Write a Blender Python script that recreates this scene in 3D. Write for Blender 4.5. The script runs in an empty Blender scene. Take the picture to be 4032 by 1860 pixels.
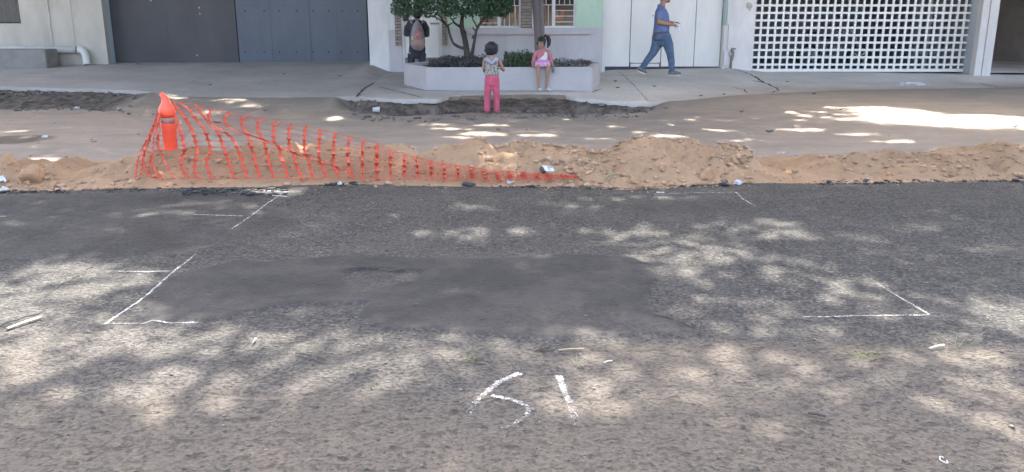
import bpy, bmesh, math, random
import numpy as np
from mathutils import Vector, Matrix, noise as mnoise
random.seed(7); rng = np.random.default_rng(11)
SC = bpy.context.scene; COL = SC.collection
R_ = math.radians
# ------------------------------------------------------------------ camera, sky, sun, exposure
PITCH = R_(14.9); FPX = 3370.0; CAMZ = 1.6
cam = bpy.data.cameras.new('camera'); camo = bpy.data.objects.new('camera', cam); COL.objects.link(camo)
camo.location = (0, 0, CAMZ); camo.rotation_euler = (R_(90) - PITCH, 0, 0)
cam.sensor_fit = 'HORIZONTAL'; cam.angle = 2 * math.atan(2016 / FPX); cam.clip_start = .05; cam.clip_end = 2000
SC.camera = camo
SUN_EL = R_(50); SUN_AZ = R_(5)          # azimuth measured from +Y towards +X
SUND = Vector((math.cos(SUN_EL) * math.sin(SUN_AZ), math.cos(SUN_EL) * math.cos(SUN_AZ), math.sin(SUN_EL)))
w = bpy.data.worlds.new('World'); SC.world = w; w.use_nodes = True
_n = w.node_tree.nodes; _sky = _n.new('ShaderNodeTexSky'); _sky.sky_type = 'NISHITA'; _sky.sun_disc = False
_sky.sun_elevation = SUN_EL; _sky.sun_rotation = SUN_AZ; _sky.air_density = 1.0; _sky.dust_density = 9.0; _sky.ozone_density = 0.3
w.node_tree.links.new(_sky.outputs[0], _n['Background'].inputs[0]); _n['Background'].inputs[1].default_value = .15
sl = bpy.data.lights.new('sun', 'SUN'); sl.energy = 2.4; sl.angle = R_(.53); sl.color = (1, .94, .84)
so = bpy.data.objects.new('sun', sl); COL.objects.link(so); so.rotation_euler = SUND.to_track_quat('Z', 'Y').to_euler()
so.location = (3, 30, 40)
SC.view_settings.view_transform = 'Standard'; SC.view_settings.look = 'None'; SC.view_settings.gamma = 1
SC.view_settings.exposure = 3.62
SC.render.engine = 'CYCLES'
SC.cycles.max_bounces = 8; SC.cycles.transparent_max_bounces = 12

# ------------------------------------------------------------------ survey: photo measurements -> metres
CT, ST = math.cos(PITCH), math.sin(PITCH)
def ray(px, py):
    a = (px - 2016) / FPX; b = (930 - py) / FPX
    return Vector((a, CT + b * ST, -ST + b * CT))
def at_z(px, py, z=0.0):
    d = ray(px, py); t = (z - CAMZ) / d.z
    return Vector((d.x * t, d.y * t, z))
def at_y(px, py, Y):
    d = ray(px, py); t = Y / d.y
    return Vector((d.x * t, Y, CAMZ + d.z * t))
def ppm(Y, z=.3):
    return FPX / (Y * CT + (CAMZ - z) * ST)

# ------------------------------------------------------------------ noise
def _h(ix, iy, s):
    n = (ix.astype(np.int64) * 374761393 + iy.astype(np.int64) * 668265263 + s * 974634721) & 0x7fffffff
    n = ((n ^ (n >> 13)) * 1274126177) & 0x7fffffff
    return ((n ^ (n >> 16)) & 0xffff) / 65535.0
def vn(x, y, s=0):
    x = np.asarray(x, float); y = np.asarray(y, float)
    ix = np.floor(x); iy = np.floor(y); fx = x - ix; fy = y - iy
    fx = fx * fx * (3 - 2 * fx); fy = fy * fy * (3 - 2 * fy)
    a = _h(ix, iy, s); b = _h(ix + 1, iy, s); c = _h(ix, iy + 1, s); d = _h(ix + 1, iy + 1, s)
    return (a + (b - a) * fx) * (1 - fy) + (c + (d - c) * fx) * fy
def fbm(x, y, s=0, o=4):
    r = 0; a = .5; t = 0
    for k in range(o):
        r = r + a * (vn(x * 2 ** k + 13.7 * k, y * 2 ** k - 7.1 * k, s + k) - .5); t += a; a *= .5
    return r / t * 2
def sstep(e0, e1, x):
    t = np.clip((x - e0) / (e1 - e0), 0, 1); return t * t * (3 - 2 * t)
def poly_dist(X, Y, poly):
    """signed distance (positive inside) to a polygon"""
    X = np.asarray(X, float); Y = np.asarray(Y, float)
    ins = np.zeros(X.shape, bool); dm = np.full(X.shape, 1e9); n = len(poly)
    for i in range(n):
        x0, y0 = poly[i][0], poly[i][1]; x1, y1 = poly[(i + 1) % n][0], poly[(i + 1) % n][1]
        if y0 != y1:
            c = ((y0 > Y) != (y1 > Y)) & (X < (x1 - x0) * (Y - y0) / (y1 - y0) + x0); ins ^= c
        dx, dy = x1 - x0, y1 - y0; L = dx * dx + dy * dy + 1e-12
        t = np.clip(((X - x0) * dx + (Y - y0) * dy) / L, 0, 1)
        dm = np.minimum(dm, np.hypot(X - x0 - t * dx, Y - y0 - t * dy))
    return np.where(ins, dm, -dm)

# ------------------------------------------------------------------ materials
MATS = {}
def new_mat(name):
    m = bpy.data.materials.new(name); m.use_nodes = True
    return m, m.node_tree.nodes, m.node_tree.links, m.node_tree.nodes['Principled BSDF']
def mixc(N, L, fac, a, b, mode='MIX'):
    n = N.new('ShaderNodeMix'); n.data_type = 'RGBA'; n.blend_type = mode
    for s, val in ((0, fac), (6, a), (7, b)):
        if hasattr(val, 'is_output'): L.new(val, n.inputs[s])
        elif s == 0: n.inputs[0].default_value = val
        else: n.inputs[s].default_value = (*val[:3], 1)
    return n.outputs[2]
def noise(N, L, vec, scale, detail=5, rough=.6, dist=0):
    n = N.new('ShaderNodeTexNoise'); n.inputs['Scale'].default_value = scale; n.inputs['Detail'].default_value = detail
    n.inputs['Roughness'].default_value = rough; n.inputs['Distortion'].default_value = dist
    if vec is not None: L.new(vec, n.inputs['Vector'])
    return n.outputs['Fac']
def ramp(N, L, val, a, b, lo=0.0, hi=1.0):
    n = N.new('ShaderNodeMapRange'); n.clamp = True; n.interpolation_type = 'SMOOTHSTEP'
    L.new(val, n.inputs[0]); n.inputs[1].default_value = a; n.inputs[2].default_value = b
    n.inputs[3].default_value = lo; n.inputs[4].default_value = hi
    return n.outputs[0]
def mth(N, L, op, a, b=None):
    n = N.new('ShaderNodeMath'); n.operation = op
    for i, v in ((0, a), (1, b)):
        if v is None: continue
        if hasattr(v, 'is_output'): L.new(v, n.inputs[i])
        else: n.inputs[i].default_value = v
    return n.outputs[0]
def coord(N, L, scale=(1, 1, 1)):
    t = N.new('ShaderNodeTexCoord'); mp = N.new('ShaderNodeMapping'); mp.inputs['Scale'].default_value = scale
    L.new(t.outputs['Object'], mp.inputs[0]); return mp.outputs[0]
def attr(N, name):
    a = N.new('ShaderNodeAttribute'); a.attribute_name = name; return a.outputs['Fac']
def bump(N, L, P, h, strength=.5, dist=.01, prev=None):
    b = N.new('ShaderNodeBump'); b.inputs['Strength'].default_value = strength; b.inputs['Distance'].default_value = dist
    L.new(h, b.inputs['Height'])
    if prev is not None: L.new(prev, b.inputs['Normal'])
    L.new(b.outputs[0], P.inputs['Normal']); return b.outputs[0]
def lin(c):
    return tuple(((x / 255) / 12.92 if x / 255 <= .04045 else ((x / 255 + .055) / 1.055) ** 2.4) for x in c)
def simple(name, col, rough=.75, var=.18, scale=6, b=.3, bscale=60, bdist=.004, stretch=(1, 1, 1), dirt=None, dirt_amt=.4, metal=0, spec=.3):
    if name in MATS: return MATS[name]
    m, N, L, P = new_mat(name); v = coord(N, L, stretch)
    f = ramp(N, L, noise(N, L, v, scale, 6), .3, .7)
    c = mixc(N, L, f, [x * (1 - var) for x in col], [min(1, x * (1 + var)) for x in col])
    if dirt:
        f2 = ramp(N, L, noise(N, L, v, scale * .37, 8, .7), .48, .72, 0, dirt_amt)
        c = mixc(N, L, f2, c, dirt)
    L.new(c, P.inputs['Base Color']); P.inputs['Roughness'].default_value = rough; P.inputs['Metallic'].default_value = metal
    P.inputs['Specular IOR Level'].default_value = spec
    if b: bump(N, L, P, noise(N, L, v, bscale, 4), b, bdist)
    MATS[name] = m; return m

# ------------------------------------------------------------------ objects
def tag(o, label=None, cat=None, group=None, kind=None):
    if label: o['label'] = label
    if cat: o['category'] = cat
    if group: o['group'] = group
    if kind: o['kind'] = kind
    return o
def thing(name, label, cat, loc, group=None):
    o = bpy.data.objects.new(name, None); COL.objects.link(o); o.location = loc; o.empty_display_size = .2
    return tag(o, label, cat, group)
def link(name, me, mat, parent=None, smooth=False):
    o = bpy.data.objects.new(name, me); COL.objects.link(o)
    if mat: me.materials.append(mat)
    if smooth: me.polygons.foreach_set('use_smooth', [True] * len(me.polygons))
    if parent is not None:
        o.parent = parent
        loc = Vector(parent.location); q = parent.parent
        inv = Vector((0, 0, 0)) if parent.type == 'MESH' else loc
        o.matrix_parent_inverse = Matrix.Translation(-inv)
    return o
def np_mesh(name, verts, faces):
    me = bpy.data.meshes.new(name); verts = np.asarray(verts, np.float32); faces = np.asarray(faces, np.int32)
    k = faces.shape[1]
    me.vertices.add(len(verts)); me.vertices.foreach_set('co', verts.ravel())
    me.loops.add(faces.size); me.loops.foreach_set('vertex_index', faces.ravel())
    me.polygons.add(len(faces)); me.polygons.foreach_set('loop_start', np.arange(0, faces.size, k, dtype=np.int32))
    me.polygons.foreach_set('loop_total', np.full(len(faces), k, np.int32))
    me.update(calc_edges=True); return me
def grid_faces(nr, nc):
    i = np.arange(nr - 1)[:, None] * nc + np.arange(nc - 1)[None, :]
    return np.stack([i, i + 1, i + nc + 1, i + nc], -1).reshape(-1, 4)
def set_attr(me, name, vals):
    a = me.attributes.new(name, 'FLOAT', 'POINT'); a.data.foreach_set('value', np.asarray(vals, np.float32).ravel())

class MB:
    def __init__(s): s.v = []; s.f = []
    def add(s, vs, fs):
        b = len(s.v); s.v += [tuple(x) for x in vs]; s.f += [tuple(b + i for i in f) for f in fs]; return s
    def box(s, x0, x1, y0, y1, z0, z1):
        x0, x1 = min(x0, x1), max(x0, x1); y0, y1 = min(y0, y1), max(y0, y1); z0, z1 = min(z0, z1), max(z0, z1)
        return s.add([(x0, y0, z0), (x1, y0, z0), (x1, y1, z0), (x0, y1, z0), (x0, y0, z1), (x1, y0, z1), (x1, y1, z1), (x0, y1, z1)],
                     [(0, 3, 2, 1), (4, 5, 6, 7), (0, 1, 5, 4), (1, 2, 6, 5), (2, 3, 7, 6), (3, 0, 4, 7)])
    def prism(s, poly, z0, z1):
        n = len(poly); vs = [(p[0], p[1], z0) for p in poly] + [(p[0], p[1], z1) for p in poly]
        return s.add(vs, [tuple(range(n - 1, -1, -1)), tuple(range(n, 2 * n))] + [(i, (i + 1) % n, n + (i + 1) % n, n + i) for i in range(n)])
    def slab(s, poly, y0, y1):          # polygon in x,z given thickness in y
        n = len(poly); vs = [(p[0], y0, p[1]) for p in poly] + [(p[0], y1, p[1]) for p in poly]
        return s.add(vs, [tuple(range(n)), tuple(range(2 * n - 1, n - 1, -1))] + [(i, n + i, n + (i + 1) % n, (i + 1) % n) for i in range(n)])
    def tube(s, pts, rads, n=12, ref=(1, 0, 0), cap=True, round_cap=False):
        pts = [Vector(p) for p in pts]; rads = [(r, r) if not isinstance(r, (tuple, list)) else r for r in rads]
        if round_cap:
            a, b = pts[0], pts[1]; t = (a - b).normalized(); r = min(rads[0])
            e0 = [(a + t * r * math.sin(k), (rads[0][0] * math.cos(k), rads[0][1] * math.cos(k))) for k in (R_(80), R_(58), R_(30))]
            a, b = pts[-1], pts[-2]; t = (a - b).normalized(); r = min(rads[-1])
            e1 = [(a + t * r * math.sin(k), (rads[-1][0] * math.cos(k), rads[-1][1] * math.cos(k))) for k in (R_(30), R_(58), R_(80))]
            pts = [p for p, _ in e0] + pts + [p for p, _ in e1]; rads = [q for _, q in e0] + rads + [q for _, q in e1]
        ref = Vector(ref); base = len(s.v); m = len(pts)
        for i in range(m):
            t = (pts[min(i + 1, m - 1)] - pts[max(i - 1, 0)]).normalized()
            u = ref - t * ref.dot(t)
            if u.length < 1e-3: u = Vector((0, 1, 0)) - t * t.y
            if u.length < 1e-3: u = Vector((0, 0, 1)) - t * t.z
            u.normalize(); wv = t.cross(u)
            for k in range(n):
                a = 2 * math.pi * k / n
                s.v.append(tuple(pts[i] + u * (rads[i][0] * math.cos(a)) + wv * (rads[i][1] * math.sin(a))))
        for i in range(m - 1):
            for k in range(n):
                k2 = (k + 1) % n
                s.f.append((base + i * n + k, base + i * n + k2, base + (i + 1) * n + k2, base + (i + 1) * n + k))
        if cap:
            s.f.append(tuple(base + k for k in range(n - 1, -1, -1))); s.f.append(tuple(base + (m - 1) * n + k for k in range(n)))
        return s
    def ell(s, c, r, R=None, nu=16, nv=10):
        c = Vector(c); vs = []; fs = []
        for j in range(nv + 1):
            th = math.pi * j / nv
            for i in range(nu):
                a = 2 * math.pi * i / nu
                p = Vector((r[0] * math.sin(th) * math.cos(a), r[1] * math.sin(th) * math.sin(a), r[2] * math.cos(th)))
                if R is not None: p = R @ p
                vs.append(c + p)
        for j in range(nv):
            for i in range(nu):
                i2 = (i + 1) % nu
                fs.append((j * nu + i, (j + 1) * nu + i, (j + 1) * nu + i2, j * nu + i2))
        return s.add(vs, fs)
    def rock(s, c, r, seed=0, rough=.35, squash=.75, sub=2, rot=0):
        bm = bmesh.new(); bmesh.ops.create_icosphere(bm, subdivisions=sub, radius=1)
        rr = random.Random(seed); planes = []
        for k in range(9):
            d = Vector((rr.gauss(0, 1), rr.gauss(0, 1), rr.gauss(0, 1))).normalized(); planes.append((d, rr.uniform(.50, .88)))
        vs = []; cr, sr = math.cos(rot), math.sin(rot)
        for v in bm.verts:
            p = v.co.copy()
            for d, h in planes:
                q = p.dot(d)
                if q > h: p -= d * (q - h)
            p *= 1 + rough * .35 * mnoise.noise(v.co * 2.3 + Vector((seed * 3.1, 0, seed)))
            rx = r if not isinstance(r, (tuple, list)) else r[0]; ry = rx if not isinstance(r, (tuple, list)) else r[1]; rz = rx * squash if not isinstance(r, (tuple, list)) else r[2]
            x, y = p.x * rx, p.y * ry
            vs.append(Vector((x * cr - y * sr, x * sr + y * cr, p.z * rz)) + Vector(c))
        fs = [tuple(v.index for v in f.verts) for f in bm.faces]; bm.free()
        return s.add(vs, fs)
    def build(s, name, mat, parent=None, smooth=False, bevel=0):
        me = bpy.data.meshes.new(name); me.from_pydata(s.v, [], s.f); me.update()
        if bevel:
            bm = bmesh.new(); bm.from_mesh(me)
            bmesh.ops.bevel(bm, geom=[e for e in bm.edges if len(e.link_faces) == 2 and e.calc_face_angle(0) > .6], offset=bevel, segments=2, affect='EDGES')
            bm.to_mesh(me); bm.free()
        bm = bmesh.new(); bm.from_mesh(me); bmesh.ops.recalc_face_normals(bm, faces=bm.faces); bm.to_mesh(me); bm.free()
        return link(name, me, mat, parent, smooth)
def remeshed(o, voxel, it=4, fac=.5):
    md = o.modifiers.new('r', 'REMESH'); md.mode = 'VOXEL'; md.voxel_size = voxel; md.use_smooth_shade = True
    sm = o.modifiers.new('s', 'SMOOTH'); sm.iterations = it; sm.factor = fac
    bpy.context.view_layer.update(); dg = bpy.context.evaluated_depsgraph_get()
    me = bpy.data.meshes.new_from_object(o.evaluated_get(dg)); o.modifiers.clear()
    old = o.data; mats = [m for m in old.materials]; o.data = me
    if not me.materials:
        for m in mats: me.materials.append(m)
    bpy.data.meshes.remove(old)
    me.polygons.foreach_set('use_smooth', [True] * len(me.polygons)); return o

def leaf_mesh(P, size, seed=0, aspect=.5, updown=.6, fold=True):
    """many small two-faced pointed leaves at the points P"""
    r = np.random.default_rng(seed); n = len(P)
    d = r.normal(size=(n, 3)); d[:, 2] *= updown; d /= np.linalg.norm(d, axis=1)[:, None]
    up = r.normal(size=(n, 3)); up[:, 2] += 1.0
    s = np.cross(d, up); s /= np.linalg.norm(s, axis=1)[:, None] + 1e-9
    nn = np.cross(s, d)
    L = size * r.uniform(.7, 1.3, n)[:, None]; W = L * aspect
    a = P - d * L * .5; b = P + s * W * .5 + nn * W * .12; c = P + d * L * .5; e = P - s * W * .5 + nn * W * .12
    V = np.stack([a, b, c, e], 1).reshape(-1, 3); i = np.arange(n)[:, None] * 4
    return V, np.concatenate([i, i + 1, i + 2, i + 3], 1)
# ------------------------------------------------------------------ ground profile surveyed from the photo
def resamp(pl, z_of, step=20):
    out = []
    for (x0, y0), (x1, y1) in zip(pl[:-1], pl[1:]):
        k = max(1, int((x1 - x0) / step))
        for i in range(k): t = i / k; out.append((x0 + (x1 - x0) * t, y0 + (y1 - y0) * t))
    out.append(pl[-1]); return np.array([at_z(px, py, z_of(px))[:] for px, py in out])
EDGE = [(-1500, 330), (-400, 335), (0, 341), (200, 348), (400, 352), (600, 364), (690, 380), (1000, 386), (1330, 384), (1380, 378), (1450, 385), (1560, 390),
        (1720, 394), (1770, 376), (2000, 373), (2220, 373), (2262, 388), (2400, 398), (2560, 405), (2700, 396), (2900, 376), (3300, 356), (4032, 345), (5600, 330)]
EZ = lambda px: float(np.interp(px, [0, 600, 700, 1300, 1400, 2250, 2500, 2650, 4032], [.2, .2, .11, .10, .2, .2, .14, .06, .05]))
PE = resamp(EDGE, EZ); o_ = np.argsort(PE[:, 0]); PE = PE[o_]
edgeY = lambda x: np.interp(x, PE[:, 0], PE[:, 1]); edgeZ = lambda x: np.interp(x, PE[:, 0], PE[:, 2])
TB = [(-1500, 420), (0, 425), (150, 426), (300, 421), (450, 440), (560, 428), (650, 392), (1350, 392), (1380, 405), (1430, 444), (1560, 452), (1700, 447), (1850, 438),
      (2050, 442), (2300, 445), (2470, 441), (2590, 412), (2700, 402)]
PT = resamp(TB, lambda p: 0.0); PT = PT[np.argsort(PT[:, 0])]
troughY = lambda x: np.minimum(np.interp(x, PT[:, 0], PT[:, 1]), edgeY(x) - .08)
XA0, XA1 = at_z(640, 400)[0], at_z(1365, 400)[0]; XB1 = at_z(2610, 410)[0]
def trench(x):     # 1 where the kerb is broken away
    return np.clip(1 - sstep(XA0 - .5, XA0 + .1, x) + sstep(XA1 - .1, XA1 + .25, x) * (1 - sstep(XB1 - .4, XB1 + .1, x)), 0, 1)
BASE = [(-1500, 262, 20.2), (0, 262, 20.2), (440, 247, 20.6), (1438, 244, 20.6), (1466, 256, 19.4), (1535, 284, 19.4), (2368, 286, 19.4), (2385, 277, 19.8),
        (2830, 267, 19.8), (2870, 268, 19.5), (2960, 281, 19.5), (3010, 283, 19.8), (3800, 287, 19.8), (3830, 299, 19.3), (3930, 301, 19.3), (4032, 303, 19.3), (5600, 305, 19.3)]
PB = np.array([at_y(a, b, c)[:] for a, b, c in BASE]); PB = PB[np.argsort(PB[:, 0])]
def pav_z(x, Y):
    x = np.asarray(x, float); e = edgeY(x); z0 = edgeZ(x); yb = np.interp(x, PB[:, 0], PB[:, 1]); zb = np.interp(x, PB[:, 0], PB[:, 2])
    t = (Y - e) / (yb - e); t = np.clip(t, 0, 1.08)
    return z0 + (zb - z0) * t
def dirt_z(x, Y):
    x = np.asarray(x, float); e = edgeY(x); ez = edgeZ(x); tr = trench(x); yb = troughY(x)
    base = -.012 + .018 * fbm(x * .8, Y * .8, 3, 4) + .006 * fbm(x * 4, Y * 6, 9, 3)
    drive = (ez + .004) * sstep(1.5, .05, e - Y)
    face = (ez - .05) * sstep(0, 1, (Y - yb) / np.maximum(e - yb, .05)) ** .8 + (Y > yb) * .03 * fbm(x * 6, Y * 6, 21, 3) - .02 * sstep(.2, 0, np.abs(Y - yb - .05))
    return base * (1 - sstep(.8, 0, e - Y) * (1 - tr)) + drive * (1 - tr) + face * tr
def road_pt(px, py): return at_z(px, py, 0)
def wpoly(pl, k=1.0): return [tuple(at_z(px * k, py * k, 0)[:2]) for px, py in pl]
TOE = [(-2500, 765), (0, 757), (150, 754), (380, 747), (700, 738), (1400, 729), (2300, 736), (2450, 745), (2900, 724), (3500, 722), (4032, 713), (6500, 700)]
PTOE = resamp(TOE, lambda p: 0.0); PTOE = PTOE[np.argsort(PTOE[:, 0])]
toeY = lambda x: np.interp(x, PTOE[:, 0], PTOE[:, 1])

# ------------------------------------------------------------------ road surface
POLY_PATCH = wpoly([(690, 1090), (900, 1040), (1340, 1010), (1700, 1025), (2200, 1005), (2400, 1003), (2500, 1018), (2570, 1050), (2590, 1120), (2560, 1170), (2548, 1215), (2570, 1240), (2650, 1268),
                    (2760, 1320), (2200, 1330), (1500, 1300), (1430, 1250), (1440, 1200), (1200, 1195), (900, 1260), (600, 1280), (560, 1180)])
POLY_HOLE = wpoly([(1350, 1070), (1440, 1062), (1510, 1068), (1560, 1074), (1620, 1066), (1672, 1070), (1676, 1088), (1640, 1110), (1560, 1122), (1480, 1150), (1420, 1180), (1380, 1130), (1360, 1100)])
POLY_OLD = wpoly([(-800, 770), (700, 760), (1050, 770), (1150, 850), (1250, 900), (1010, 935), (900, 980), (760, 1010), (400, 1040), (330, 1035), (0, 1030), (-800, 1040)])
POLY_BUMP = wpoly([(2420, 800), (2560, 785), (2800, 790), (2960, 800), (2940, 830), (2700, 845), (2560, 842), (2460, 825)])
POLY_STAIN = wpoly([(540, 905), (650, 905), (700, 950), (680, 985), (610, 990), (590, 945), (520, 930)])
POLY_STAIN2 = wpoly([(300, 1010), (420, 955), (440, 965), (340, 1020)])
def road_z(x, y):
    x = np.asarray(x, float); y = np.asarray(y, float)
    wx, wy = x + .05 * fbm(x * 5, y * 5, 5, 3), y + .05 * fbm(x * 5, y * 5, 6, 3)
    z = .010 * fbm(x * .7, y * .7, 31, 3)
    pd = poly_dist(wx, wy, POLY_PATCH); hd = poly_dist(wx, wy, POLY_HOLE); od = poly_dist(wx, wy, POLY_OLD)
    z = z + .014 * sstep(-.02, .02, pd) + .008 * sstep(-.03, .05, od)
    z = z - .013 * sstep(-.010, .016, hd)
    rough = .0035 * (1 - .85 * np.maximum(sstep(-.05, .1, pd), .6 * sstep(-.1, .2, od)))
    z = z + rough * fbm(x * 28, y * 28, 41, 3)
    return z, pd, hd, od
NR, NC = 420, 460
ty = 1.55 * (8.9 / 1.55) ** np.linspace(0, 1, NR); s = np.linspace(-1, 1, NC)
GY = np.repeat(ty[:, None], NC, 1); GX = s[None, :] * (GY * .72 + 1.6)
gz, pd, hd, od = road_z(GX, GY)
# chewed up far edge of the asphalt
eg = toeY(GX) + .06 + .10 * fbm(GX * 3, GX * 0 + 4, 77, 4)
gz = gz - .10 * sstep(-.02, .08, GY - eg)
me = np_mesh('road', np.stack([GX, GY, gz], -1).reshape(-1, 3), grid_faces(NR, NC))
set_attr(me, 'smooth', np.clip(sstep(-.012, .022, pd) * (1 - .5 * sstep(-.02, .02, hd)) + .75 * sstep(-.1, .25, od) + .8 * sstep(-.2, .2, poly_dist(GX, GY, POLY_BUMP)), 0, 1))
ydust = at_z(2016, 1290, 0)[1]
dust = sstep(ydust + .8, ydust - 1.3, GY + .5 * fbm(GX * 1.3, GY * 1.3, 51, 4)) * .85
ystrip = at_z(2016, 1400, 0)[1]
dust = np.maximum(dust, 0) + .55 * np.exp(-((GY - ystrip - .05 * GX * .3) / .16) ** 2) * sstep(-1.5, 1.5, GX) + .55 * sstep(.42, .02, toeY(GX) - GY + .22 * fbm(GX * 1.6, GY * 1.6, 71, 3))
dust = np.maximum(dust, .42 * sstep(.55, .0, -pd) * sstep(.0, .02, -pd) * sstep(.5, 1.1, GX) * (.6 + .8 * vn(GX * 3, GY * 3, 66)))  # pale band right of the patch: sunlit asphalt painted in through this mask
dust = dust * (1 - .45 * sstep(2.9, 2.2, GY) * sstep(.4, -.4, fbm(GX * .9, GY * .9, 61, 3)))
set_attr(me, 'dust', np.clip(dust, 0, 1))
set_attr(me, 'stain', np.clip(sstep(-.12, .10, poly_dist(GX, GY, POLY_STAIN)) + .7 * sstep(-.1, .08, poly_dist(GX, GY, POLY_STAIN2)), 0, 1))
m, N, L, P = new_mat('asphalt'); tc = N.new('ShaderNodeTexCoord').outputs['Object']
sm_, du, stn = mth(N, L, 'MULTIPLY', attr(N, 'smooth'), .90), attr(N, 'dust'), attr(N, 'stain')
vor = N.new('ShaderNodeTexVoronoi'); vor.inputs['Scale'].default_value = 62; vor.inputs['Randomness'].default_value = 1; L.new(tc, vor.inputs['Vector'])
vor2 = N.new('ShaderNodeTexVoronoi'); vor2.inputs['Scale'].default_value = 160; L.new(tc, vor2.inputs['Vector'])
sep = N.new('ShaderNodeSeparateColor'); L.new(vor.outputs['Color'], sep.inputs[0])
big = noise(N, L, tc, 1.7, 6, .65); mid = noise(N, L, tc, 9, 5, .65); fine = noise(N, L, tc, 45, 4, .6)
stone = mixc(N, L, ramp(N, L, sep.outputs[0], .1, .95), (0.027, 0.0263, 0.026), (0.056, 0.0535, 0.050))
stone = mixc(N, L, ramp(N, L, sep.outputs[1], .82, .95), stone, (0.088, 0.083, 0.075))
void = ramp(N, L, fine, .36, .47)                      # little dark voids between stones
stone = mixc(N, L, void, (.016, .0155, .0155), stone)
tar = mixc(N, L, ramp(N, L, mid, .3, .7), (.0160, .0158, .0172), (.0235, .0232, .0252))
c = mixc(N, L, sm_, stone, tar)
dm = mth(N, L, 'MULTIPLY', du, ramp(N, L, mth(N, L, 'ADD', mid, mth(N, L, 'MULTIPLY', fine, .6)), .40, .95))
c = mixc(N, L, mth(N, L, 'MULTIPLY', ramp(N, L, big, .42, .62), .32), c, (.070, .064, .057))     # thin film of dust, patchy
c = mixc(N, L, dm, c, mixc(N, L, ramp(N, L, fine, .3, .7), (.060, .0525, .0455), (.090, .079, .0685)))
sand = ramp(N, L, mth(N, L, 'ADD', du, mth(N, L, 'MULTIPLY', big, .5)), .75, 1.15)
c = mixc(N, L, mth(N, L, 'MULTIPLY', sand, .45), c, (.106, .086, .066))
mpx = N.new('ShaderNodeMapping'); mpx.inputs['Scale'].default_value = (.62, 1, 1); L.new(tc, mpx.inputs[0])
pit2 = mth(N, L, 'MULTIPLY', ramp(N, L, noise(N, L, mpx.outputs[0], 17, 4, .55, .4), .56, .66), mth(N, L, 'SUBTRACT', 1.0, sm_))
c = mixc(N, L, mth(N, L, 'MULTIPLY', pit2, .50), c, (.024, .021, .019))
pale_ = mth(N, L, 'MULTIPLY', ramp(N, L, noise(N, L, mpx.outputs[0], 22, 4, .6), .60, .70), mth(N, L, 'SUBTRACT', 1.0, sm_))
c = mixc(N, L, mth(N, L, 'MULTIPLY', pale_, .30), c, (.13, .118, .102))
pit = mth(N, L, 'MULTIPLY', ramp(N, L, noise(N, L, tc, 30, 3, .5), .62, .70), mth(N, L, 'SUBTRACT', 1.0, sm_))
c = mixc(N, L, mth(N, L, 'MULTIPLY', pit, .7), c, (.020, .018, .017))
c = mixc(N, L, mth(N, L, 'MULTIPLY', stn, .7), c, (.022, .020, .018))
L.new(c, P.inputs['Base Color']); P.inputs['Roughness'].default_value = .88; P.inputs['Specular IOR Level'].default_value = .25
hh = mth(N, L, 'ADD', mth(N, L, 'MULTIPLY', vor.outputs['Distance'], -1.0), mth(N, L, 'MULTIPLY', void, .8))
hh = mth(N, L, 'MULTIPLY', hh, mth(N, L, 'SUBTRACT', 1.0, mth(N, L, 'MULTIPLY', sm_, .88)))
b1 = bump(N, L, P, hh, .65, .009); bump(N, L, P, mth(N, L, 'ADD', fine, mth(N, L, 'ADD', mth(N, L, 'MULTIPLY', pit, -1.0), mth(N, L, 'MULTIPLY', pit2, -1.3))), .6, .008, b1)
ASPH = m
ROAD = tag(link('road', me, m, None, True), 'worn grey asphalt carriageway with patches and chalk marks', None, None, 'structure')
mb = MB(); mb.add([(-150, -30, -.14), (150, -30, -.14), (150, 8.2, -.14), (-150, 8.2, -.14)], [(0, 1, 2, 3)])
far_asph = simple('far_asphalt', (.10, .10, .10), .9, .3, 8)
tag(mb.build('road_base', far_asph), None, None, None, 'structure')
mb = MB(); mb.add([(-600, -600, -.2), (600, -600, -.2), (600, 600, -.2), (-600, 600, -.2)], [(0, 1, 2, 3)])
tag(mb.build('ground', simple('earth', (.26, .22, .18), .95, .25, .6)), None, None, None, 'structure')

# ------------------------------------------------------------------ dirt lane
nx, ny = 620, 330
xs = np.linspace(-13.5, 13.5, nx); tt = np.linspace(0, 1, ny)
DX = np.repeat(xs[None, :], ny, 0); Y0 = toeY(xs) + .02; Y1 = edgeY(xs) + .12
DY = Y0[None, :] + (Y1 - Y0)[None, :] * (1 - (1 - tt[:, None]) ** 1.5)
DZ = dirt_z(DX, DY)
under = DY > edgeY(DX); DZ = np.where(under, np.minimum(DZ, pav_z(DX, DY) - .03), DZ)
me = np_mesh('dirt_lane', np.stack([DX, DY, DZ], -1).reshape(-1, 3), grid_faces(ny, nx))
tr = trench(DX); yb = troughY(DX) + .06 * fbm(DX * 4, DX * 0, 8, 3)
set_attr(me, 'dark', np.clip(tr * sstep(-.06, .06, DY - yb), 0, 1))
puddle = poly_dist(DX, DY, wpoly([(-200, 545), (60, 532), (160, 532), (240, 538), (200, 552), (60, 566), (-200, 575)]))
set_attr(me, 'damp', sstep(-.05, .08, puddle + .05 * fbm(DX * 5, DY * 5, 2, 3)))
set_attr(me, 'mix', np.clip(sstep(.9, .0, edgeY(DX) - DY + .3 * fbm(DX * 2, DY * 2, 5, 3)) * (1 - tr), 0, 1))
m, N, L, P = new_mat('dirt'); tc = N.new('ShaderNodeTexCoord').outputs['Object']
mp = N.new('ShaderNodeMapping'); mp.inputs['Scale'].default_value = (.55, 1.3, 1); L.new(tc, mp.inputs[0])
f1 = noise(N, L, mp.outputs[0], 1.6, 7, .62); f2 = noise(N, L, tc, 30, 5, .6); f3 = noise(N, L, tc, 5, 6, .65)
c = mixc(N, L, ramp(N, L, f1, .3, .7), (.222, .181, .150), (.275, .226, .188))
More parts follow.
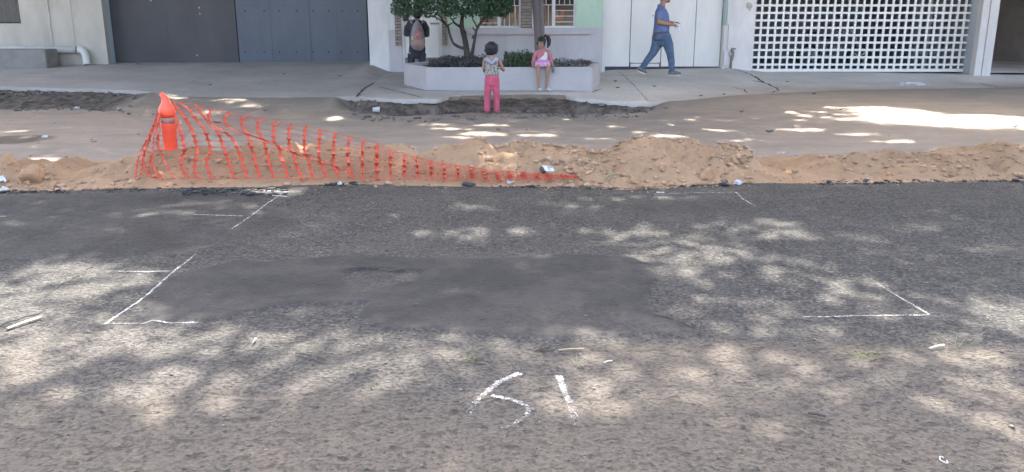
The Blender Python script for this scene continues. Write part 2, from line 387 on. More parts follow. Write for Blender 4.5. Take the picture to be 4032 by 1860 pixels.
c = mixc(N, L, mth(N, L, 'MULTIPLY', ramp(N, L, f3, .35, .7), .35), c, (.192, .153, .120))
c = mixc(N, L, mth(N, L, 'MULTIPLY', ramp(N, L, f2, .6, .75), .4), c, (.30, .248, .198))
c = mixc(N, L, mth(N, L, 'MULTIPLY', attr(N, 'mix'), ramp(N, L, f3, .3, .6, .3, .9)), c, (.205, .178, .15))
c = mixc(N, L, attr(N, 'damp'), c, (.105, .085, .066))
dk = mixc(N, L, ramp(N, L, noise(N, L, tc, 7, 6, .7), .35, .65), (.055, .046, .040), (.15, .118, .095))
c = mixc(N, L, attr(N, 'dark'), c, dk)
L.new(c, P.inputs['Base Color']); P.inputs['Roughness'].default_value = .95; P.inputs['Specular IOR Level'].default_value = .15
b1 = bump(N, L, P, f2, .35, .008); bump(N, L, P, f3, .4, .03, b1)
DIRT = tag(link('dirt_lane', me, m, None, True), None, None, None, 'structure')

# ------------------------------------------------------------------ concrete pavement
nx, ny = 560, 90
xs = np.linspace(-14, 14, nx); tt = np.linspace(0, 1, ny); PXg = np.repeat(xs[None, :], ny, 0)
jag = .05 * fbm(xs * 3.1, xs * 0 + 2, 15, 4) * trench(xs)
Y0 = edgeY(xs) + jag; YB = np.interp(xs, PB[:, 0], PB[:, 1]) + .55
PYg = Y0[None, :] + (YB - Y0)[None, :] * tt[:, None]; PZg = pav_z(PXg, PYg) + .006 * fbm(PXg * 1.1, PYg * 1.1, 19, 3)
V = np.stack([PXg, PYg, PZg], -1).reshape(-1, 3); F = grid_faces(ny, nx)
low = np.stack([xs, Y0 + .02, PZg[0] - .085 - .03 * (fbm(xs * 5, xs * 0, 4, 3))], -1)
k = len(V); V = np.concatenate([V, low]); i = np.arange(nx - 1)
F = np.concatenate([F, np.stack([k + i, k + i + 1, i + 1, i], 1)])
me = np_mesh('pavement', V, F)
set_attr(me, 'dusty', np.concatenate([sstep(1.5, -.2, PYg - Y0[None, :] + .6 * fbm(PXg * 1.5, PYg * 2, 7, 4)).ravel() * sstep(.3, 5.0, PXg.ravel()), np.zeros(nx)]))
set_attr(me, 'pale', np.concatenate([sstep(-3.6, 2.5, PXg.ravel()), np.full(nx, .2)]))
m, N, L, P = new_mat('concrete'); tc = N.new('ShaderNodeTexCoord').outputs['Object']
f1 = noise(N, L, tc, .9, 7, .65); f2 = noise(N, L, tc, 40, 5, .6); f3 = noise(N, L, tc, 6, 6, .7)
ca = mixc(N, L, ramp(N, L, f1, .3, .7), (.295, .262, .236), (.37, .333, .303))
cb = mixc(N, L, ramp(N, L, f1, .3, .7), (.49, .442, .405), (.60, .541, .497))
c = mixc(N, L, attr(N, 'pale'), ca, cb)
c = mixc(N, L, mth(N, L, 'MULTIPLY', ramp(N, L, f3, .5, .75), .35), c, (.14, .135, .13))
c = mixc(N, L, mth(N, L, 'MULTIPLY', ramp(N, L, f2, .6, .75), .25), c, (.38, .37, .36))
c = mixc(N, L, mth(N, L, 'MULTIPLY', attr(N, 'dusty'), .8), c, (.275, .228, .198))
L.new(c, P.inputs['Base Color']); P.inputs['Roughness'].default_value = .9; P.inputs['Specular IOR Level'].default_value = .2
bump(N, L, P, mth(N, L, 'ADD', f2, mth(N, L, 'MULTIPLY', f3, 1.5)), .35, .006)
PAVE = tag(link('pavement', me, m), None, None, None, 'structure')

# cracks, joints and one painted hole-edge shadow in pavement and road: narrow dark ribbons
def ribbon(pl, width, zf, lift=.003, jitter=.02, step=.05, seed=0):
    pts = []
    for (a, b) in zip(pl[:-1], pl[1:]):
        a = Vector(a); b = Vector(b); k = max(1, int((b - a).length / step))
        for i in range(k): pts.append(a.lerp(b, i / k))
    pts.append(Vector(pl[-1])); r = random.Random(seed); V = []; F = []
    for i, p in enumerate(pts):
        t = (pts[min(i + 1, len(pts) - 1)] - pts[max(i - 1, 0)]).normalized(); nrm = Vector((-t.y, t.x, 0)); off = r.uniform(-jitter, jitter)
        wd = width * r.uniform(.45, 1.3) * (min(1, .35 + .25 * min(i, len(pts) - 1 - i)))
        for sgn in (-1, 1):
            q = p + nrm * (off + sgn * wd * .5); V.append((q.x, q.y, float(zf(q.x, q.y)) + lift))
        if i: b0 = 2 * i; F.append((b0 - 2, b0 - 1, b0 + 1, b0))
    return V, F
pz = lambda x, y: pav_z(x, y) + .006 * fbm(np.array(x) * 1.1, np.array(y) * 1.1, 19, 3)
rz = lambda x, y: road_z(np.array([x]), np.array([y]))[0][0]
def pv(px, py):
    z = .15
    for _ in range(8): p = at_z(px, py, z); z = float(pz(p.x, p.y))
    return at_z(px, py, z)
crack_shade_m = simple('crack_dirt_and_shade', (.035, .033, .033), .95, .3, 20, 0)
mb = MB()
for k, (pl, wd, jt) in enumerate([([(1475, 325), (1440, 345), (1422, 362), (1400, 384)], .045, .02), ([(1490, 343), (1560, 360), (1620, 374), (1668, 388)], .03, .015),
                    ([(2890, 272), (2960, 296), (3000, 322), (3045, 343), (3072, 358)], .05, .03), ([(3072, 358), (3030, 366)], .05, .02), ([(2962, 318), (3004, 326), (3030, 332)], .11, .02),
                    ([(2880, 345), (2930, 353), (2942, 370)], .03, .02), ([(1570, 342), (1678, 358), (2000, 361), (2330, 365), (2372, 350)], .03, .006),
                    ([(3850, 325), (3950, 350)], .03, .02), ([(1455, 255), (1500, 272), (1540, 288)], .03, .01)]):
    mb.add(*ribbon([pv(*q) for q in pl], wd, pz, .004, jt, .06, k))
mb.build('crack_and_dark_edge', crack_shade_m, PAVE)
mb = MB(); mb.add(*ribbon([pv(*q) for q in [(2436, 282), (2495, 335), (2552, 398)]], .014, pz, .004, .002, .1, 3)); mb.build('joint', crack_shade_m, PAVE)
mb = MB()
for k, (pl, wd, jt) in enumerate([([(-60, 1300), (0, 1285), (60, 1262), (140, 1240), (190, 1212)], .022, .012), ([(170, 1175), (240, 1128), (320, 1085), (372, 1045)], .014, .012), ([(372, 1045), (330, 1030), (240, 1028)], .012, .012),
                                  ([(2560, 1245), (2680, 1275), (2770, 1322)], .014, .012), ([(1345, 1072), (1440, 1063), (1510, 1068), (1560, 1075), (1620, 1065), (1675, 1072)], .016, .005),  # second ribbon: shadow of the hole's far edge, painted dark
                                  ([(1310, 1050), (1400, 1038)], .02, .01), ([(440, 1140), (520, 1105)], .006, .01), ([(840, 862), (760, 880), (640, 880), (500, 885)], .012, .02)]):
    mb.add(*ribbon([road_pt(*q) for q in pl], wd, rz, .004, jt, .04, 40 + k))
mb.build('crack_and_dark_edge', crack_shade_m, ROAD)

# ------------------------------------------------------------------ chalk marks on the asphalt (sheets 4 mm above it)
m, N, L, P = new_mat('chalk'); tc = N.new('ShaderNodeTexCoord').outputs['Object']
P.inputs['Base Color'].default_value = (.52, .50, .47, 1); P.inputs['Roughness'].default_value = .95
wear = attr(N, 'wear')
al = mth(N, L, 'ADD', noise(N, L, tc, 110, 4, .75), mth(N, L, 'MULTIPLY', noise(N, L, tc, 17, 3, .6), .45))
al = mth(N, L, 'ADD', al, wear)
tr_ = N.new('ShaderNodeBsdfTransparent'); mx = N.new('ShaderNodeMixShader'); L.new(ramp(N, L, al, .61, .94, 0, .84), mx.inputs[0]); L.new(tr_.outputs[0], mx.inputs[1])
L.new(P.outputs[0], mx.inputs[2]); L.new(mx.outputs[0], N['Material Output'].inputs[0]); CHALK = m
def chalk(name, strokes, label):
    V = []; F = []; W = []
    for k, (pl, wd, a, b_) in enumerate(strokes):
        pts = [road_pt(*q) for q in pl]
        # round off the polyline
        dense = []
        for (p, q) in zip(pts[:-1], pts[1:]):
            n = max(2, int((q - p).length / .02))
            for i in range(n): dense.append(p.lerp(q, i / n))
        dense.append(pts[-1])
        for _ in range(6): dense = [dense[0]] + [(dense[i - 1] + dense[i] * 2 + dense[i + 1]) / 4 for i in range(1, len(dense) - 1)] + [dense[-1]]
        b0 = len(V); r = random.Random(k); n = len(dense); nac = 5
        for i, p in enumerate(dense):
            t = (dense[min(i + 1, n - 1)] - dense[max(i - 1, 0)]).normalized(); nr = Vector((-t.y, t.x, 0)); ww = wd * r.uniform(.8, 1.2)
            for j in range(nac):
                q = p + nr * ww * (j / (nac - 1) - .5); V.append((q.x, q.y, float(rz(q.x, q.y)) + .004))
                W.append(a + (b_ - a) * i / (n - 1) - (.30 if j in (0, nac - 1) else 0))
            if i:
                for j in range(nac - 1): F.append((b0 + (i - 1) * nac + j, b0 + (i - 1) * nac + j + 1, b0 + i * nac + j + 1, b0 + i * nac + j))
    me = np_mesh(name, V, F); set_attr(me, 'wear', W)
    return tag(link(name, me, CHALK, ROAD), label)
w_ = .022
chalk('chalk_mark', [([(1128, 758), (1090, 780), (1000, 850), (912, 910)], .019, .05, .0), ([(1035, 752), (1120, 760), (1215, 760)], .034, .04, -.1)], 'white chalk stroke with a short cap at the far left corner')
chalk('chalk_mark', [([(760, 853), (960, 858)], .019, .12, .06)], 'short flat white chalk line')
chalk('chalk_mark', [([(775, 1003), (690, 1070), (570, 1175), (412, 1282)], .022, .0, .10), ([(345, 1279), (780, 1277)], .020, -.08, .08), ([(420, 1073), (560, 1076), (668, 1074)], .018, .02, .08)], 'long white chalk corner with a bar across it')
chalk('chalk_mark', [([(2575, 766), (2700, 761), (2900, 758), (2925, 785), (2975, 812)], .020, .04, .08)], 'white chalk corner at the foot of the soil')
chalk('chalk_mark', [([(3448, 1118), (3540, 1175), (3660, 1245)], .021, -.03, .08), ([(3160, 1251), (3400, 1248), (3655, 1246)], .020, .0, .08)], 'white chalk corner at the right')
chalk('chalk_mark', [([(-60, 860), (25, 859)], .02, .1, .1)], 'end of a white chalk line')
chalk('chalk_numeral', [([(2050, 1470), (1985, 1492), (1920, 1535), (1868, 1590), (1840, 1630), (1828, 1665)], .044, .09, -.14), ([(1935, 1558), (2010, 1572), (2068, 1592), (2090, 1605), (2075, 1640), (2020, 1670), (1960, 1695), (1905, 1720)], .034, .10, -.13)], 'hand drawn white numeral 5')
chalk('chalk_numeral', [([(2200, 1478), (2222, 1540), (2245, 1590), (2262, 1650), (2290, 1710), (2318, 1745)], .046, .09, -.18)], 'hand drawn white numeral 1')
# ------------------------------------------------------------------ heaps of dug-out soil
CREST = [(-900, 640), (0, 632), (32, 618), (60, 640), (140, 655), (211, 658), (237, 634), (288, 640), (339, 666), (416, 660), (473, 642), (540, 636), (607, 604), (713, 590), (772, 588),
         (830, 606), (927, 603), (1005, 582), (1075, 582), (1156, 570), (1183, 594), (1288, 588), (1354, 603), (1432, 607), (1500, 590), (1590, 574), (1640, 607), (1695, 609), (1745, 596),
         (1800, 590), (1885, 568), (1951, 599), (2037, 588), (2215, 584), (2281, 573), (2324, 602), (2378, 610), (2467, 574), (2657, 567), (2800, 572), (2882, 583), (2940, 612), (3000, 662),
         (3080, 690), (3150, 680), (3224, 630), (3412, 619), (3590, 614), (3795, 595), (3972, 575), (4032, 592), (4400, 600), (6000, 620)]
CD = .78
cr = []
for (a, b) in CREST:
    Y = 8.0 + .7
    for _ in range(4):
        p = at_y(a, b, Y); Y = float(toeY(p.x)) + CD
    cr.append((p.x, max(p.z, .015)))
cr = np.array(cr); cr = cr[np.argsort(cr[:, 0])]
def mound_z(x, y):
    x = np.asarray(x, float); y = np.asarray(y, float)
    hc = np.interp(x + .04 * fbm(x * 3, y * 3, 91, 2), cr[:, 0], cr[:, 1]) + .015
    u = (y - toeY(x) - .05 * fbm(x * 2.2, y * 0, 81, 3)) / CD
    prof = np.where(u < 1, sstep(-.35, 1.05, u) ** 1.15 - .10 * (1 - np.clip(u, 0, 1)), np.clip(1 - (u - 1) * 1.05, -.3, 1) ** 1)
    n = .10 * fbm(x * 4.2, y * 4.2, 93, 4) + .042 * fbm(x * 12, y * 12, 95, 3) + .020 * np.abs(fbm(x * 27, y * 27, 99, 2))
    body = sstep(-.02, .35, u) * sstep(2.0, 1.3, u)
    z = hc * prof + n * body * np.clip(hc / .15, .25, 1)
    return z
NOSTAIN = None
def heap(x0, x1, name, label):
    nx = int((x1 - x0) / .021); ny = 110; xs = np.linspace(x0, x1, nx); u = np.linspace(-.22, 2.3, ny)
    X = np.repeat(xs[None, :], ny, 0); Y = toeY(xs)[None, :] + u[:, None] * CD
    Z = mound_z(X, Y)
    endf = sstep(x0, x0 + .35, X) * sstep(x1, x1 - .35, X) if name else 1
    Z = Z * endf - .06 * (1 - endf)
    edge = (u < -.05) | (u > 1.95)
    Z[edge, :] = np.minimum(Z[edge, :], -.03 - .02 * rng.random(Z[edge, :].shape))
    me = np_mesh(name, np.stack([X, Y, Z], -1).reshape(-1, 3), grid_faces(ny, nx))
    return tag(link(name, me, SOIL, None, True), label, 'soil heap')
m, N, L, P = new_mat('dug_soil'); tc = N.new('ShaderNodeTexCoord').outputs['Object']
f1 = noise(N, L, tc, 2.2, 6, .65); f2 = noise(N, L, tc, 38, 5, .65); f3 = noise(N, L, tc, 11, 5, .65)
c = mixc(N, L, ramp(N, L, f1, .35, .65), (.290, .181, .106), (.350, .225, .134))
c = mixc(N, L, mth(N, L, 'MULTIPLY', ramp(N, L, f3, .5, .7), .45), c, (.255, .162, .102))
c = mixc(N, L, mth(N, L, 'MULTIPLY', ramp(N, L, f2, .58, .72), .5), c, (.43, .31, .215))
L.new(c, P.inputs['Base Color']); P.inputs['Roughness'].default_value = .97; P.inputs['Specular IOR Level'].default_value = .1
b1 = bump(N, L, P, f2, .5, .012); bump(N, L, P, f3, .55, .03, b1); SOIL = m
XS = at_z(3110, 700, 0)[0]
heap(-9.5, XS + .25, 'soil_heap', 'long low heap of tan dug soil under the orange netting')
heap(XS - .2, 9.5, 'soil_heap', 'tan soil heap at the right end past the gap')
def clods(name, pts, radii, mat, seed, label=None, squash=.75, stretch=1.0):
    """loose pebbles and clods nobody could count, one object"""
    r = np.random.default_rng(seed); bm = bmesh.new(); bmesh.ops.create_icosphere(bm, subdivisions=1, radius=1)
    bv = np.array([v.co[:] for v in bm.verts]); bf = np.array([[v.index for v in f.verts] for f in bm.faces]); bm.free()
    n = len(pts); nv = len(bv)
    jit = 1 + r.uniform(-.42, .22, (n, nv, 1)); a = r.uniform(0, 6.28, n); sc = np.stack([r.uniform(.8, 1.4, n) * stretch, r.uniform(.7, 1.1, n), r.uniform(.55, .9, n) * squash], 1) * np.asarray(radii)[:, None]
    v = bv[None] * jit * sc[:, None, :]; ca, sa = np.cos(a)[:, None], np.sin(a)[:, None]
    x = v[..., 0] * ca - v[..., 1] * sa; y = v[..., 0] * sa + v[..., 1] * ca
    v = np.stack([x, y, v[..., 2]], -1) + np.asarray(pts)[:, None, :]
    f = (bf[None] + (np.arange(n) * nv)[:, None, None]).reshape(-1, 3)
    return tag(link(name, np_mesh(name, v.reshape(-1, 3), f), mat), label, None, None, 'stuff')
clodm = simple('clod', (.345, .225, .142), .97, .3, 9, .6, 60, .01)
P_ = []; Rr = []
for _ in range(4300):
    x = rng.uniform(-6.6, 6.6); u = rng.beta(1.3, 1.6) * 1.35 - .02; y = float(toeY(x)) + u * CD
    if XS - .3 < x < XS + .35 and rng.random() < .7: continue
    cl = vn(np.array(x * 1.7), np.array(y * 1.7), 5); 
    if rng.random() > .25 + .9 * cl: continue
    r = min(.05, .005 + rng.exponential(.0075)); P_.append((x, y, float(mound_z(x, y)) + r * .25)); Rr.append(r)
for px0, px1, py, k in ((2240, 2480, 640, 60), (2820, 2960, 620, 60), (2150, 2340, 665, 50), (2250, 3000, 715, 90), (2460, 2900, 580, 40), (1950, 2210, 596, 40), (60, 500, 700, 60), (3230, 4000, 625, 70), (3300, 4030, 690, 60)):
    for _ in range(k):
        p = at_z(rng.uniform(px0, px1), py + rng.normal() * 14, .12); u = (p.y - float(toeY(p.x))) / CD
        y = float(toeY(p.x)) + np.clip(u, 0, 1.05) * CD
        r = rng.uniform(.010, .038); P_.append((p.x, y, float(mound_z(p.x, y)) + r * .3)); Rr.append(r)
for _ in range(650):                                  # crumbs spilt on the asphalt
    x = rng.uniform(-6.2, 6.2)
    if vn(np.array(x * 1.1), np.array(3.0), 61) < .35: continue
    y = float(toeY(x)) + .03 - rng.exponential(.07); r = min(.022, .003 + rng.exponential(.0045)); P_.append((x, y, max(float(rz(x, y)), -.01) + r * .25)); Rr.append(r)
clods('soil_clods', P_, Rr, clodm, 3, 'crumbly clods and pebbles strewn over the tan soil')
# dark broken asphalt crumbs along the edge of the road
P_ = []; Rr = []
for px0, px1, py0, py1, k in ((340, 720, 735, 762, 60), (720, 1130, 742, 775, 190), (1250, 1420, 722, 735, 30), (1900, 2300, 712, 738, 70), (2500, 3000, 722, 736, 40), (3200, 3560, 715, 728, 40), (0, 340, 752, 765, 40), (3560, 4030, 705, 720, 40), (2300, 2500, 730, 745, 20)):
    for _ in range(k):
        p = at_z(rng.uniform(px0, px1), rng.uniform(py0, py1), 0); r = min(.05, .008 + rng.exponential(.011))
        P_.append((p.x, p.y, max(float(rz(p.x, p.y)), -.02) + r * .2)); Rr.append(r)
clods('asphalt_crumbs', P_, Rr, simple('asphalt_crumb', (.034, .034, .036), .95, .6, 12, .5, 60, .01), 5, 'dark broken asphalt crumbs along the road edge', .38)
# rubble in the broken kerb
P_ = []; Rr = []
for px0, px1, py0, py1, k in ((0, 400, 360, 420, 130), (400, 560, 375, 430, 40), (1380, 1520, 392, 440, 90), (1520, 1800, 400, 446, 60), (1800, 2300, 415, 446, 90), (2280, 2560, 402, 440, 90), (0, 250, 356, 390, 60), (2400, 2560, 400, 410, 30), (1640, 1730, 396, 415, 25)):
    for _ in range(k):
        a, b = rng.uniform(px0, px1), rng.uniform(py0, py1); z = .08
        for _i in range(5): p = at_z(a, b, z); z = float(dirt_z(p.x, p.y))
        r = min(.06, .008 + rng.exponential(.014)); P_.append((p.x, p.y, z + r * .3)); Rr.append(r)
clods('kerb_rubble', P_, Rr, simple('rubble', (.15, .13, .115), .95, .45, 6, .6, 50, .01), 8, 'small grey brown rubble lying in the broken kerb', .7)
# fine gravel on the near road
P_ = []; Rr = []
for _ in range(1500):
    y = 1.7 + 5.8 * rng.random() ** 1.3; x = rng.uniform(-1, 1) * (y * .64 + .3)
    d_ = float(sstep(ydust + .6, ydust - .9, y))
    if rng.random() > .10 + .8 * d_: continue
    r = min(.014, .002 + rng.exponential(.0026)); P_.append((x, y, float(rz(x, y)) + r * .3)); Rr.append(r)
clods('road_gravel', P_, Rr, simple('gravel', (.13, .115, .10), .95, .6, 25, .4, 80, .004), 9, 'scattered fine gravel and grit on the road', .6)
P_ = []; Rr = []
for _ in range(500):
    y = 8.9 + 6 * rng.random(); x = rng.uniform(-1, 1) * (y * .62)
    if y > float(troughY(x)): continue
    r = min(.03, .004 + rng.exponential(.006)); P_.append((x, y, float(dirt_z(x, y)) + r * .2)); Rr.append(r)
clods('lane_pebbles', P_, Rr, simple('pebble', (.26, .22, .18), .95, .5, 15, .4, 80, .004), 10, 'pebbles and crumbs on the bare dirt lane', .6)

# big stones on the heaps
def on_heap(px, py, dz=0):
    d = ray(px, py); t = 7.2 / d.y; o = Vector((0, 0, CAMZ))
    while t < 10.5 / d.y:                             # walk along the sight line until it meets the soil
        p = o + d * t
        if p.z <= max(float(mound_z(p.x, p.y)) if p.y > float(toeY(p.x)) - .05 else 0, 0): break
        t += .006
    return Vector((p.x, p.y, p.z + dz))
stone_m = simple('tan_stone', (0.338, 0.203, 0.115), .95, .2, 7, .5, 40, .01, dirt=(0.396, 0.244, 0.144))
def stone(px, py, r, seed, label, rot=0, mat=stone_m, grp=None, dz=0, name='stone'):
    p = on_heap(px, py); mb = MB(); mb.rock((p.x, p.y, p.z + (r[2] if isinstance(r, tuple) else r) * .25 + dz), r, seed, .4, .75, 3, rot)
    return tag(mb.build(name, mat, None), label, 'stone', grp)
stone(120, 705, (.115, .10, .125), 21, 'large angular tan stone on the soil at the far left', .4)
stone(2778, 705, (.09, .075, .10), 4, 'big smooth sided tan block at the foot of the tallest heap', .2)
stone(2905 - 52, 725, (.045, .04, .035), 6, 'dark reddish brown stone beside the white bag', .3, simple('brown_stone', (.13, .095, .085), .9, .3, 12), None, .01)
stone(1845, 731, (.072, .045, .032), 8, 'flat black lump of asphalt at the toe of the heap under the net', 0, simple('black_stone', (.05, .052, .058), .85, .4, 14, .5))
stone(2890, 645, (.055, .05, .07), 12, 'upright tan stone on the right shoulder of the tallest heap', .6)
stone(2610, 665, (.06, .045, .05), 15, 'half buried tan stone left of the big block', 1.2)
stone(205, 738, (.05, .05, .04), 16, 'small rounded stone below the large angular stone', .2)
stone(1195, 712, (.05, .04, .035), 18, 'small stone behind the lower strands of the netting', .5)
stone(2500, 722, (.065, .05, .045), 23, 'tan stone by the road edge under the green strap', .9)
stone(2645, 727, (.05, .035, .03), 25, 'flat tan pebble at the road edge near the big block', .9)
stone(3415, 716, (.05, .04, .03), 26, 'dark lump beside the road at the right heap', .9, MATS['black_stone'])

# ------------------------------------------------------------------ orange post and safety netting
orange = simple('orange_plastic', (.85, .085, .035), .38, .12, 5, .15, 30, .004, dirt=(.62, .16, .10), dirt_amt=.45, spec=.5)
YP = 8.42
pc = lambda px, py, Y=YP: at_y(px, py, Y)
base = pc(678, 636)
post = thing('delineator_post', 'leaning orange plastic post with bent pointed top in the soil heap', 'road post', base)
q = ppm(YP, .4)
mb = MB()
mb.tube([pc(680, 650), pc(676, 610), pc(669, 550), pc(664, 495), pc(663, 487)], [23 / q, 24 / q, 27 / q, 30 / q, 30 / q], 24)
mb.build('tube', orange, post, True)
mb = MB(); mb.tube([pc(662.5, 490), pc(660, 474), pc(658, 458)], [25.5 / q, 25 / q, 26 / q], 24)
for a in range(5): 
    an = a * 1.3 + .4; c_ = pc(660, 474)
mb.build('reflective_band', simple('grey_band', (.30, .17, .13), .4, .35, 14, .2, 40, .003, spec=.6), post, True)
mb = MB(); mb.tube([pc(658, 462), pc(657, 452), pc(656, 436), pc(655, 420), pc(653, 403), pc(648, 388), pc(641, 376), pc(636, 369), pc(633, 366)],
                   [27 / q, 31 / q, 32 / q, 27 / q, 18 / q, 13.5 / q, 10.5 / q, 8.5 / q, 5 / q], 22)
bt = mb.build('bent_top', orange, post, True)
mb = MB()
for py, rr_ in ((447, 32.5), (487, 31)):
    mb.tube([pc(657 if py < 460 else 663, py - 2.2), pc(657 if py < 460 else 663, py + 2.2)], [rr_ / q, rr_ / q], 24)
mb.build('rim', orange, post, True)
# the netting: every vertical band traced from top to bottom (x, y measured on the photo)
def c6(l): return [(500 + x / 2.576, 340 + y / 2.576) for x, y in l]
def c7(l): return [(1400 + x / 2.576, 340 + y / 2.576) for x, y in l]
BANDS = [c6(l) for l in [
    [(325, 235), (270, 400), (205, 540), (140, 660), (100, 780), (85, 930)],
    [(330, 250), (285, 380), (240, 510), (190, 640), (150, 780), (145, 890)],
    [(335, 270), (290, 420), (270, 540), (265, 690), (275, 820), (300, 885), (330, 930)],
    [(328, 240), (300, 400), (240, 440), (225, 560), (180, 620), (160, 760), (200, 860), (235, 920)],
    [(338, 300), (300, 430), (320, 480), (290, 560), (330, 600), (250, 700), (230, 800), (330, 900), (370, 950)],
    [(340, 290), (310, 450), (330, 600), (370, 740), (420, 850), (480, 935)],
    [(485, 300), (500, 350), (540, 450), (570, 570), (590, 640), (560, 720), (540, 790), (590, 880), (620, 930)],
    [(470, 170), (520, 240), (600, 335), (645, 420), (680, 500), (700, 580), (720, 660), (690, 760), (680, 840), (720, 935)],
    [(520, 165), (600, 215), (655, 260), (690, 340), (760, 395), (800, 470), (830, 570), (860, 670), (790, 760), (830, 850), (860, 940)],
    [(690, 185), (730, 220), (770, 300), (860, 400), (930, 480), (960, 560), (990, 650), (1020, 730), (1050, 830), (1095, 935)],
    [(850, 235), (830, 300), (825, 370), (950, 440), (1075, 525), (1105, 600), (1145, 700), (1175, 790), (1215, 925)],
    [(1040, 265), (1000, 290), (990, 380), (1060, 440), (1180, 470), (1235, 500), (1250, 590), (1285, 700), (1310, 800), (1345, 930)],
    [(1215, 295), (1170, 320), (1165, 400), (1200, 470), (1340, 530), (1400, 570), (1410, 660), (1440, 780), (1490, 925)],
    [(1370, 325), (1330, 350), (1325, 430), (1345, 520), (1440, 570), (1550, 610), (1560, 700), (1590, 800), (1630, 930)],
    [(1520, 355), (1490, 380), (1485, 480), (1490, 570), (1560, 620), (1700, 680), (1710, 770), (1740, 860), (1780, 940)],
    [(1670, 390), (1645, 410), (1640, 530), (1650, 630), (1720, 690), (1840, 740), (1860, 820), (1885, 940)],
    [(1820, 405), (1805, 430), (1800, 560), (1800, 680), (1850, 730), (1960, 770), (1990, 830), (2020, 925)],
    [(1960, 440), (1955, 500), (1948, 600), (1945, 720), (1980, 780), (2090, 800), (2120, 860), (2150, 930)],
    [(2110, 475), (2100, 560), (2092, 680), (2095, 780), (2150, 850), (2260, 880), (2290, 930)],
    [(2255, 510), (2245, 600), (2235, 700), (2250, 800), (2262, 860), (2300, 935)],
    [(2398, 540), (2390, 640), (2385, 740), (2390, 840), (2398, 940)], [(2545, 580), (2535, 690), (2535, 800), (2540, 950)]]]
BANDS += [c7(l) for l in [[(222, 590), (210, 720), (212, 840), (222, 945)], [(358, 645), (355, 760), (352, 850), (358, 945)], [(495, 690), (492, 780), (492, 860), (498, 930)],
    [(600, 712), (622, 780), (630, 860), (632, 940)], [(735, 745), (765, 800), (770, 870), (772, 950)], [(870, 775), (898, 820), (900, 890), (903, 955)], [(1010, 795), (1036, 840), (1040, 900), (1042, 950)],
    [(1155, 815), (1172, 850), (1180, 900), (1185, 945)], [(1285, 835), (1302, 870), (1315, 910), (1322, 955)], [(1420, 858), (1436, 880), (1446, 920), (1452, 958)], [(1555, 862), (1565, 890), (1570, 920), (1573, 945)],
    [(1690, 868), (1703, 895), (1707, 920), (1710, 945)], [(1832, 885), (1842, 905), (1845, 925), (1847, 945)], [(1950, 888), (1962, 908), (1968, 925), (1972, 940)], [(2100, 895), (2110, 908), (2114, 918), (2118, 930)], [(2225, 905), (2235, 912), (2238, 918), (2240, 925)]]]
NRW = 14; nodes = []
nb = len(BANDS)
for i, bl in enumerate(BANDS):
    a = np.array(bl); d = np.r_[0, np.cumsum(np.hypot(*np.diff(a, axis=0).T))]; s_ = np.linspace(0, d[-1], NRW)
    X = np.interp(s_, d, a[:, 0]); Yp = np.interp(s_, d, a[:, 1]); col = []
    f = max(0, (i - 7) / (nb - 8))
    ytop = 8.40 - .45 * f
    for k in range(NRW):
        t = k / (NRW - 1)
        lim = float(toeY((X[k] - 2016) / FPX * 8.2))
        Y = ytop + (lim + .02 - ytop) * t + .05 * math.sin(k * 1.9 + i * .8) * math.sin(math.pi * t)
        if i < 6: Y += .10 * math.sin(i * 2.1)
        for _ in range(12):                       # keep the net just in front of the soil
            p = at_y(X[k], Yp[k], Y)
            if p.z < float(mound_z(p.x, p.y)) + .012: Y -= .03
            else: break
        col.append(p)
    nodes.append(col)
V = []; F = []
def rib(a, b, wa, wb, dirn):
    k = len(V); V.extend([a - dirn * wa, a + dirn * wa, b + dirn * wb, b - dirn * wb]); F.append((k, k + 1, k + 2, k + 3))
rr = random.Random(4)
for i in range(nb):
    for k in range(NRW):
        p = nodes[i][k]; nxt = nodes[min(i + 1, nb - 1)][k]; prv = nodes[max(i - 1, 0)][k]
        h = (nxt - prv); h = (Vector((1, 0, 0)) * .6 + h.normalized() * .4).normalized()
        if k < NRW - 1:
            q2 = nodes[i][k + 1]; ln = (q2 - p); sc = min(1, ln.length / .055)
            wide = (.029 if i > 5 else .016) * (.22 + .78 * sc); thin = .0058
            seg = [(0, 1.0), (.08, .76), (.2, .52), (.35, .37), (.5, .32), (.65, .37), (.8, .52), (.92, .76), (1, 1.0)]
            for (t0, w0), (t1, w1) in zip(seg[:-1], seg[1:]):
                rib(p.lerp(q2, t0), p.lerp(q2, t1), max(thin * (.4 + .6 * sc), wide * w0), max(thin * (.4 + .6 * sc), wide * w1), h)
        if i < nb - 1 and not (i in (5,) and k < 5):
            r_ = nodes[i + 1][k]; L_ = (r_ - p).length
            if L_ < .35:
                up = Vector((0, 0, 1)); sag = Vector((0, 0, -.002 - .005 * rr.random()))
                mid_ = p.lerp(r_, .5) + sag; a1 = p.lerp(r_, .1) + sag * .2; a2 = p.lerp(r_, .9) + sag * .2; tw = (.0016 if i < 28 else .0009) if k not in (0, NRW - 1) else .0026
                for (u0, wu), (u1, wv) in zip([(p, .004), (a1, tw), (mid_, tw), (a2, tw)], [(a1, tw), (mid_, tw), (a2, tw), (r_, .004)]): rib(u0, u1, wu, wv, up)
m, N, L, P = new_mat('net_plastic'); P.inputs['Base Color'].default_value = (.68, .10, .05, 1); P.inputs['Roughness'].default_value = .45
t_ = N.new('ShaderNodeBsdfTranslucent'); t_.inputs[0].default_value = (.80, .12, .04, 1); mx = N.new('ShaderNodeMixShader'); mx.inputs[0].default_value = .32
L.new(P.outputs[0], mx.inputs[1]); L.new(t_.outputs[0], mx.inputs[2]); L.new(mx.outputs[0], N['Material Output'].inputs[0])
net = link('safety_netting', np_mesh('safety_netting', [tuple(v) for v in V], F), m)
